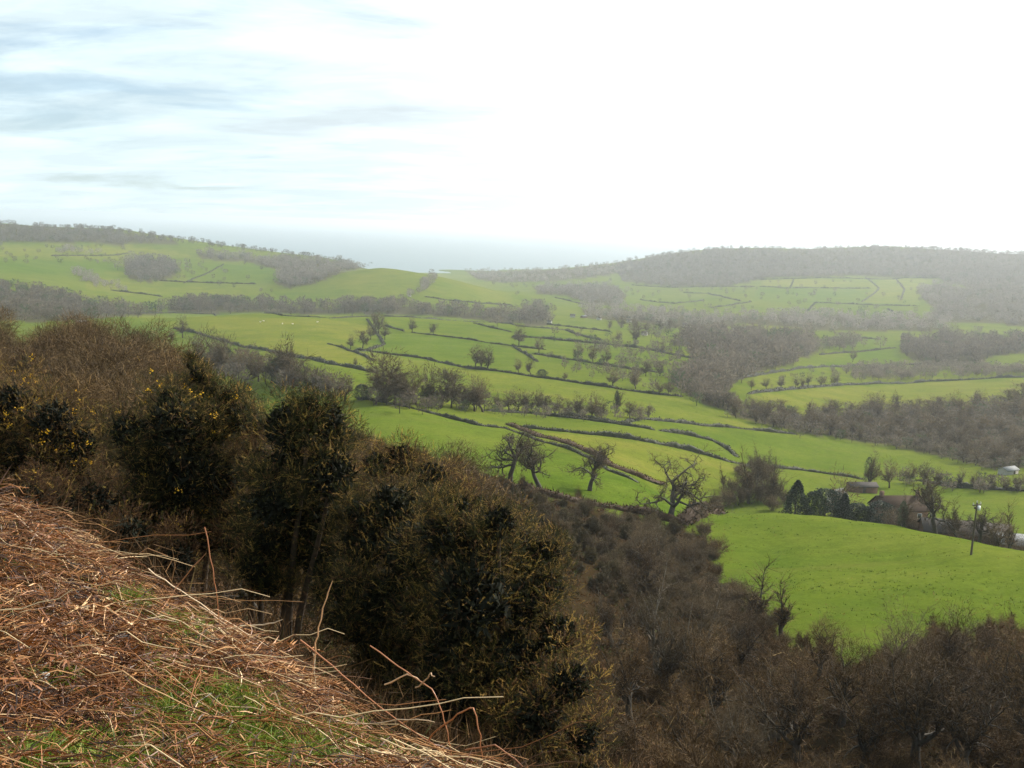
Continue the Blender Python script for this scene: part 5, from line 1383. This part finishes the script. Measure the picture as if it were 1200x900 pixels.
def build_woods():
    W = [('hilltop_left', 'dark wood along the top of the far left hill', 7, 8, .05), ('hill_tuft', 'small tuft of trees high on the far left hill', 6, 9, .1),
         ('hill_clump', 'dense square clump of trees on the far left hill', 11, 9, .04), ('hill_scrub', 'purple scrub on the slope of the far left hill', 6, 9, .02),
         ('hill_patch', 'thin line of bushes on the far left hill', 4, 8, .1), ('left_foot', 'grey-brown woodland below the far left hill', 12, 13, .14),
         ('hill_band', 'wooded shoulder right of the far left hill', 9, 8, .05), ('strip_left', 'strip of woodland hidden behind the ridge field', 12, 12, .08),
         ('strip_mid', 'purple strip of woodland under the cone-shaped hill', 12, 12, .05), ('cone_edge', 'scrubby line of trees up the cone-shaped hill', 7, 9, .03),
         ('clump_mid', 'tall dense clump right of the cone-shaped hill', 20, 14, .04), ('coast', 'hazy wood around the coastal village by the sea', 6, 7, .06),
         ('right_low', 'hazy wood low down left of the right-hand hill', 9, 9, .04), ('right_top', 'wood covering the top of the far right hill', 5, 4.5, .04),
         ('right_side', 'hazy wood on the flank of the far right hill', 7, 10, .03), ('hamlet', 'belt of trees around the valley hamlet', 9, 17, .06),
         ('valley', 'big dark wood in the fold of the valley', 16, 13, .06), ('right_mid', 'small dark wood right of the valley fold', 14, 12, .05),
         ('right_knot', 'knot of bushes in the pale right-hand field', 11, 12, .04), ('right_wood', 'rounded purple wood above the right-hand fields', 14, 13, .05),
         ('right_belt', 'bushy belt above the long right-hand field', 9, 11, .06)]
    for i, (k, lab, hp, ar, gr) in enumerate(W):
        scatter_wood('far_wood' if k not in ('hill_scrub', 'hill_patch', 'right_belt') else 'scrub', [WOODS[k]], lab, hp, ar, 300 + i, green=gr, hlim=(4, 13) if hp > 8 else (3, 11), pale=k in HAZED)
    # single bushes and trees too far to tell apart, along hedges and over the far fields
    g = np.random.default_rng(91)
    sc = [[(640, 385), (800, 400), (830, 430), (790, 450), (700, 440), (640, 420)], [(700, 360), (860, 365), (860, 392), (720, 390)], [(860, 372), (1200, 376), (1200, 400), (880, 398)],
          [(720, 330), (1100, 330), (1080, 372), (760, 360)], [(170, 300), (330, 306), (330, 345), (160, 330)], [(0, 288), (150, 290), (150, 310), (0, 318)], [(560, 330), (720, 330), (720, 350), (600, 350)], [(880, 440), (1060, 430), (1200, 436), (1200, 442), (1000, 450), (890, 456)]]
    scatter_wood('far_bushes', sc, 'single bushes and little trees dotted over the far fields', 6, 130, 391, hlim=(2.5, 8), green=.12)
    scatter_wood('far_bushes', [[(690, 400), (800, 408), (812, 470), (770, 462), (700, 446), (650, 430)], [(735, 372), (830, 380), (815, 412), (740, 398)]], 'thickening of bushes and small trees in the small fields beside the valley wood', 9, 55, 395, hlim=(3, 9), green=.1)
    scatter_wood('scrub', [[(428, 466), (480, 470), (540, 474), (572, 478), (572, 486), (500, 482), (428, 476)]], 'low thorn scrub between the trees of the belt below the central pasture', 17, 30, 396, hlim=(2, 7), green=.15)
    scatter_wood('scrub', [[(570, 480), (640, 481), (720, 487), (765, 490), (765, 495), (690, 493), (570, 486)]], 'low thorn scrub under the long row of trees', 11, 26, 397, hlim=(1.5, 5), green=.15)
    scatter_wood('scrub', [[(850, 480), (930, 489), (1060, 484), (1215, 472), (1215, 550), (1165, 553), (1075, 531), (985, 516), (890, 500)]], 'brown undergrowth filling the long wood on the valley floor', 12, 22, 398, hlim=(2, 7), green=.08)
    scatter_wood('scrub', [[(225, 425), (300, 436), (400, 460), (400, 474), (340, 462), (262, 450), (225, 442)]], 'dark brushwood in the tangle above the green sliver', 20, 50, 399, hlim=(2, 8), green=.2)
    scatter_wood('scrub', [[(1055, 560), (1200, 570), (1200, 580), (1120, 577), (1055, 570)]], 'low bushes along the hedge behind the farm', 12, 40, 400, hlim=(1.5, 5), green=.15)
    line = [[(0, 256), (60, 262), (130, 267), (200, 279), (300, 291), (420, 302), (420, 306), (300, 296), (200, 284), (130, 271), (60, 267), (0, 262)], [(560, 312), (700, 308), (800, 292), (900, 289), (1050, 288), (1200, 296), (1200, 300), (1050, 292), (900, 293), (800, 297), (700, 314), (560, 317)]]
    scatter_wood('far_treeline', line, 'uneven line of trees along the far skyline', 6, 8, 392, hlim=(3, 9), green=.05)


# ------------------------------------------------------------------ buildings, pole, sheep
def building_mats():
    M['wall_dark'] = plain_mat('old_brick', (.10, .06, .045), (.17, .11, .08), 4, .9, .2)
    M['wall_pale'] = plain_mat('render_wall', (.30, .29, .26), (.40, .38, .35), 2, .85)
    M['roof_brown'] = plain_mat('roof_tiles', (.03, .02, .014), (.055, .038, .027), 6, .85, .3)
    M['roof_slate'] = plain_mat('roof_slate', (.04, .036, .034), (.08, .07, .065), 5, .95, .2); M['roof_slate'].node_tree.nodes['Principled BSDF'].inputs['Specular IOR Level'].default_value = .1
    M['roof_sheet'] = plain_mat('roof_sheet', (.15, .155, .155), (.21, .215, .215), 2, .85)
    for k_ in ('roof_sheet', 'roof_brown', 'wall_pale', 'wall_dark'): M[k_].node_tree.nodes['Principled BSDF'].inputs['Specular IOR Level'].default_value = .05
    M['glass'] = plain_mat('window_glass', (.02, .025, .03), (.05, .06, .07), 1, .1)
    M['white_paint'] = plain_mat('white_paint', (.7, .7, .68), (.8, .8, .78), 5, .6)
    M['pole_wood'] = plain_mat('pole_wood', (.04, .03, .02), (.08, .06, .04), 8, .9, .2)
    M['metal'] = plain_mat('pale_metal', (.62, .64, .66), (.75, .76, .78), 6, .35)
    M['wool'] = plain_mat('wool', (.55, .5, .42), (.75, .7, .62), 8, .95)


def box(x0, x1, y0, y1, z0, z1):
    V = np.array([(x, y, z) for z in (z0, z1) for y in (y0, y1) for x in (x0, x1)], float)
    return V, np.array([[0, 2, 3, 1], [4, 5, 7, 6], [0, 1, 5, 4], [2, 6, 7, 3], [0, 4, 6, 2], [1, 3, 7, 5]])


def gable(w, d, h, rise, o=0.0):
    """walls with gables; ridge along x"""
    V = np.array([(-w, -d, -3), (w, -d, -3), (w, d, -3), (-w, d, -3), (-w, -d, h), (w, -d, h), (w, d, h), (-w, d, h), (-w, 0, h + rise), (w, 0, h + rise)], float) * [.5, .5, 1]
    return V, [np.array([[0, 1, 5, 4], [2, 3, 7, 6]]), np.array([[1, 2, 6, 9, 5], [3, 0, 4, 8, 7]])]


def roof_mesh(w, d, h, rise, t=.22, ov=.35):
    parts = []
    sl = rise / (d / 2)
    for s in (-1, 1):
        y0, y1 = s * (d / 2 + ov), 0
        z0, z1 = h - sl * ov + .02, h + rise + .02
        x = w / 2 + ov
        V = np.array([(-x, y0, z0), (x, y0, z0), (x, y1, z1), (-x, y1, z1), (-x, y0, z0 + t), (x, y0, z0 + t), (x, y1, z1 + t), (-x, y1, z1 + t)])
        parts.append((V, np.array([[0, 3, 2, 1], [4, 5, 6, 7], [0, 1, 5, 4], [1, 2, 6, 5], [2, 3, 7, 6], [3, 0, 4, 7]]), 0))
    V, F, _ = join(parts); return V, F


def house(name, label, P, rot, w, d, h, rise, wall, roof, windows=(), door=None, chimney=None, cat='house', group=None):
    root = tag(obj(name, None, loc=P, rot=(0, 0, rot)), label, cat, group)
    V, F = gable(w, d, h, rise); obj('wall', mesh('wall', V, F, M[wall]), root)
    V, F = roof_mesh(w, d, h, rise); ro = obj('roof', mesh('roof', V, F, M[roof]), root)
    for x in (chimney or ()):
        V, F = box(x - .45, x + .45, -.35, .35, h + rise * .6, h + rise + 1.3); obj('chimney', mesh('chimney', V, F, M['wall_dark']), ro)
    for (x, z, ww, hh) in windows:
        V, F = box(x - ww / 2, x + ww / 2, -d / 2 - .05, -d / 2 + .04, z, z + hh); wo = obj('window', mesh('window', V, F, M['white_paint']), root)
        V, F = box(x - ww / 2 + .08, x + ww / 2 - .08, -d / 2 - .07, -d / 2 - .03, z + .08, z + hh - .08); obj('pane', mesh('pane', V, F, M['glass']), wo)
    if door is not None:
        V, F = box(door - .5, door + .5, -d / 2 - .06, -d / 2 + .04, 0, 2.05); obj('door', mesh('door', V, F, M['pole_wood']), root)
    return root


def build_buildings():
    building_mats()
    P = atr(1053, 255, 595); _, e = th_e(1053, 580); top = float(e) * math.hypot(P[0], P[1]); hh = top - P[2]
    rise = 2.6; h = max(3.5, hh - rise - .3)
    house('farmhouse', 'dark ivy-grown farmhouse with a brown roof behind the field crest', P, .12, 11.5, 7, h, rise, 'wall_dark', 'roof_brown',
          [(-3.6, h - 1.9, 1.1, 1.2), (0, h - 1.9, 1.1, 1.2), (3.6, h - 1.9, 1.1, 1.2), (-3.6, .9, 1.1, 1.3), (3.6, .9, 1.1, 1.3)], 0.4, (-4.6, 4.6))
    for (u, r, vt, w, d, ri, wa, ro, rt, nm, lab, cat) in (
            (1132, 226, 606, 17, 6.5, 1.8, 'wall_dark', 'roof_slate', -.20, 'barn', 'long low brown barn with a grey roof behind the pole', 'barn'),
            (1196, 222, 613, 9, 6, 1.3, 'wall_dark', 'roof_sheet', -.25, 'shed', 'shed with a pale sheet roof at the right edge', 'shed'),
            (1010, 345, 572, 9, 4, 1.0, 'wall_dark', 'roof_slate', .1, 'shed', 'low dark shed in the trees left of the farmhouse', 'shed'),
            (983, 300, 557, 4, 4, 1.6, 'wall_pale', 'roof_sheet', .6, 'cottage', 'small pale-roofed cottage half hidden by bare trees', 'cottage')):
        P = atr(u, r, vt); _, e = th_e(u, vt); h = max(2.2, float(e) * r - P[2] - ri)
        house(nm, lab, P, rt, w, d, min(h, 4.5), ri, wa, ro, [(-w * .25, 1.0, 1.0, 1.0), (w * .25, 1.0, 1.0, 1.0)] if cat != 'shed' else (), 0.0, None, cat)
    P = at(1181, 556); house('shed', 'white farm shed on the valley floor by the river wood', P, .5, 6.5, 4, 2.0, .9, 'wall_pale', 'roof_sheet', (), 1.0, None, 'shed')
    # hamlet and coast: copies of a few cottages
    protos = []
    for k, (w, d, h, ri, wa, ro) in enumerate(((10, 6, 4.6, 2.4, 'wall_pale', 'roof_slate'), (8, 6, 4.2, 2.2, 'wall_pale', 'roof_brown'), (14, 7, 3.4, 1.8, 'wall_dark', 'roof_sheet'))):
        V1, F1 = gable(w, d, h, ri); V2, F2 = roof_mesh(w, d, h, ri); V3, F3 = box(w * .3, w * .3 + .8, -.4, .4, h + ri * .7, h + ri + 1)
        n1 = sum(len(f) for f in F1)
        V, F, _ = join([(V1, F1, 0), (V2, F2, 0), (V3, F3, 0)])
        fm = []
        for f in F:                                     # quads first hold walls (2), roofs (12), chimney (6); then the two gables
            fm += [0, 0] + [1] * 12 + [0] * 6 if f.shape[1] == 4 else [0] * len(f)
        protos.append(mesh('cottage', V, F, [M[wa], M[ro]], fmat=fm))
    g = np.random.default_rng(61)
    C = [(803, 383, 0, 'white cottage, brightest of the hamlet beside the valley wood'), (812, 385, 1, 'cottage just right of the brightest one'), (671, 372, 0, 'small white cottage left in the hamlet'),
         (684, 372.5, 2, 'long pale-roofed barn in the hamlet'), (644, 379, 1, 'cottage at the foot of the tall clump of trees'), (862, 388, 0, 'white cottage at the corner of the bright small field'),
         (874, 386, 2, 'barn beside the bright small field'), (946, 372, 0, 'white house below the far right hillside'), (957, 367, 1, 'upper house below the far right hillside'),
         (480, 347.5, 0, 'lone pale cottage under the cone-shaped hill'), (702, 375, 1, 'cottage in the middle of the hamlet'), (737, 378, 0, 'cottage at the right end of the hamlet'),
         (755, 393, 1, 'lone cottage in the fields below the hamlet'), (586, 323, 0, 'white house in the coastal village'), (592, 320, 1, 'house at the top of the coastal village'), (603, 324, 0, 'house on the right of the coastal village'),
         (706, 317, 0, 'white house on the hillside above the coastal village'), (820, 312, 1, 'white house high on the far right hill'), (1070, 309, 2, 'long pale building in the hilltop wood'), (96, 380, 2, 'red-roofed farm glimpsed over the hillside wood'),
         (890, 409, 0, 'house glimpsed through the dark valley wood'), (1035, 373, 1, 'cottage at the foot of the right hillside'), (330, 357, 0, 'pale cottage in the woodland strip behind the ridge')]
    for u, v, k, lab in C:
        P = at(u, v, 60)
        if not np.isfinite(P[0]): continue
        o = obj('cottage' if k < 2 else 'barn', protos[k], loc=P, rot=(0, 0, g.uniform(-.9, .9)), scale=g.uniform(.5, .75)); tag(o, lab, 'house' if k < 2 else 'barn', 'far houses of the valley')
    # the power pole in the near field
    P = at(1138, 650); H = px_h(P, 61)
    root = tag(obj('utility_pole', None, loc=P, rot=(0, .015, .5)), 'wooden power pole with a pale transformer alone in the near field', 'utility pole')
    V, Q, _ = tubes(np.array([[[0, 0, -.4], [0, 0, H * .5], [0, 0, H]]]), np.array([[.17, .14, .11]]), 10); obj('pole', mesh('pole', V, Q, M['pole_wood'], smooth=True), root)
    V, F = box(-1.0, 1.0, -.07, .07, H - .45, H - .28); ca = obj('crossarm', mesh('crossarm', V, F, M['pole_wood']), root)
    for x in (-.85, 0, .85):
        z = H - .28 if x else H
        V, Q, _ = tubes(np.array([[[x, 0, z], [x, 0, z + .12], [x, 0, z + .22], [x, 0, z + .3]]]), np.array([[.05, .09, .06, .08]]), 8); obj('insulator', mesh('insulator', V, Q, M['white_paint'], smooth=True), ca)
    V, F = box(.16, .62, -.26, .26, H - 1.25, H - .55); tr = obj('transformer', mesh('transformer', V, F, M['metal']), root)
    V, F = box(-.42, -.16, -.14, .14, H - 1.0, H - .65); obj('switch_box', mesh('switch_box', V, F, M['pole_wood']), root)
    for i in range(3):
        V, Q, _ = tubes(np.array([[[.22 + .16 * i, 0, H - .55], [.22 + .16 * i, 0, H - .42]]]), np.array([[.05, .04]]), 8); obj('bushing', mesh('bushing', V, Q, M['white_paint'], smooth=True), tr)
    # sheep on the ridge field
    B = []
    a = np.linspace(0, 2 * PI, 9)[:-1]
    body = np.array([[[-.55, 0, .62], [-.5, 0, .64], [-.25, 0, .66], [.1, 0, .66], [.4, 0, .68], [.52, 0, .76], [.68, 0, .86], [.86, 0, .80], [.92, 0, .78]]])
    V, Q, _ = tubes(body, np.array([[.05, .22, .29, .30, .25, .17, .12, .10, .04]]), 8); B.append((V, Q, 0))
    for x in (-.38, .32):
        for y in (-.13, .13):
            V, Q, _ = tubes(np.array([[[x, y, .5], [x - .03, y, .25], [x, y, 0]]]), np.array([[.08, .05, .04]]), 6); B.append((V, Q, 0))
    V, F, _ = join(B); sm = mesh('sheep', V, F, M['wool'], smooth=True)
    for u, v, lab in ((305, 378, 'white sheep, left of a close pair on the ridge field'), (309, 377, 'white sheep, right of the close pair on the ridge field'), (331, 380, 'lone white sheep in the middle of the ridge field'),
                      (343, 380.5, 'white sheep furthest right on the ridge field'), (372, 378, 'white sheep near the hedge end of the ridge field')):
        P = at(u, v, 60); tag(obj('sheep', sm, loc=P, rot=(0, 0, g.uniform(0, 6)), scale=1.25), lab, 'sheep', 'sheep grazing the ridge field')


build_camera(); build_light(); build_ground(); build_tufts(); build_sea(); build_haze()
make_tree_kinds()
build_trees(); build_hedges(); build_woods(); build_buildings()
build_undergrowth(); build_slope_shrubs(); build_gorse(); build_bracken()
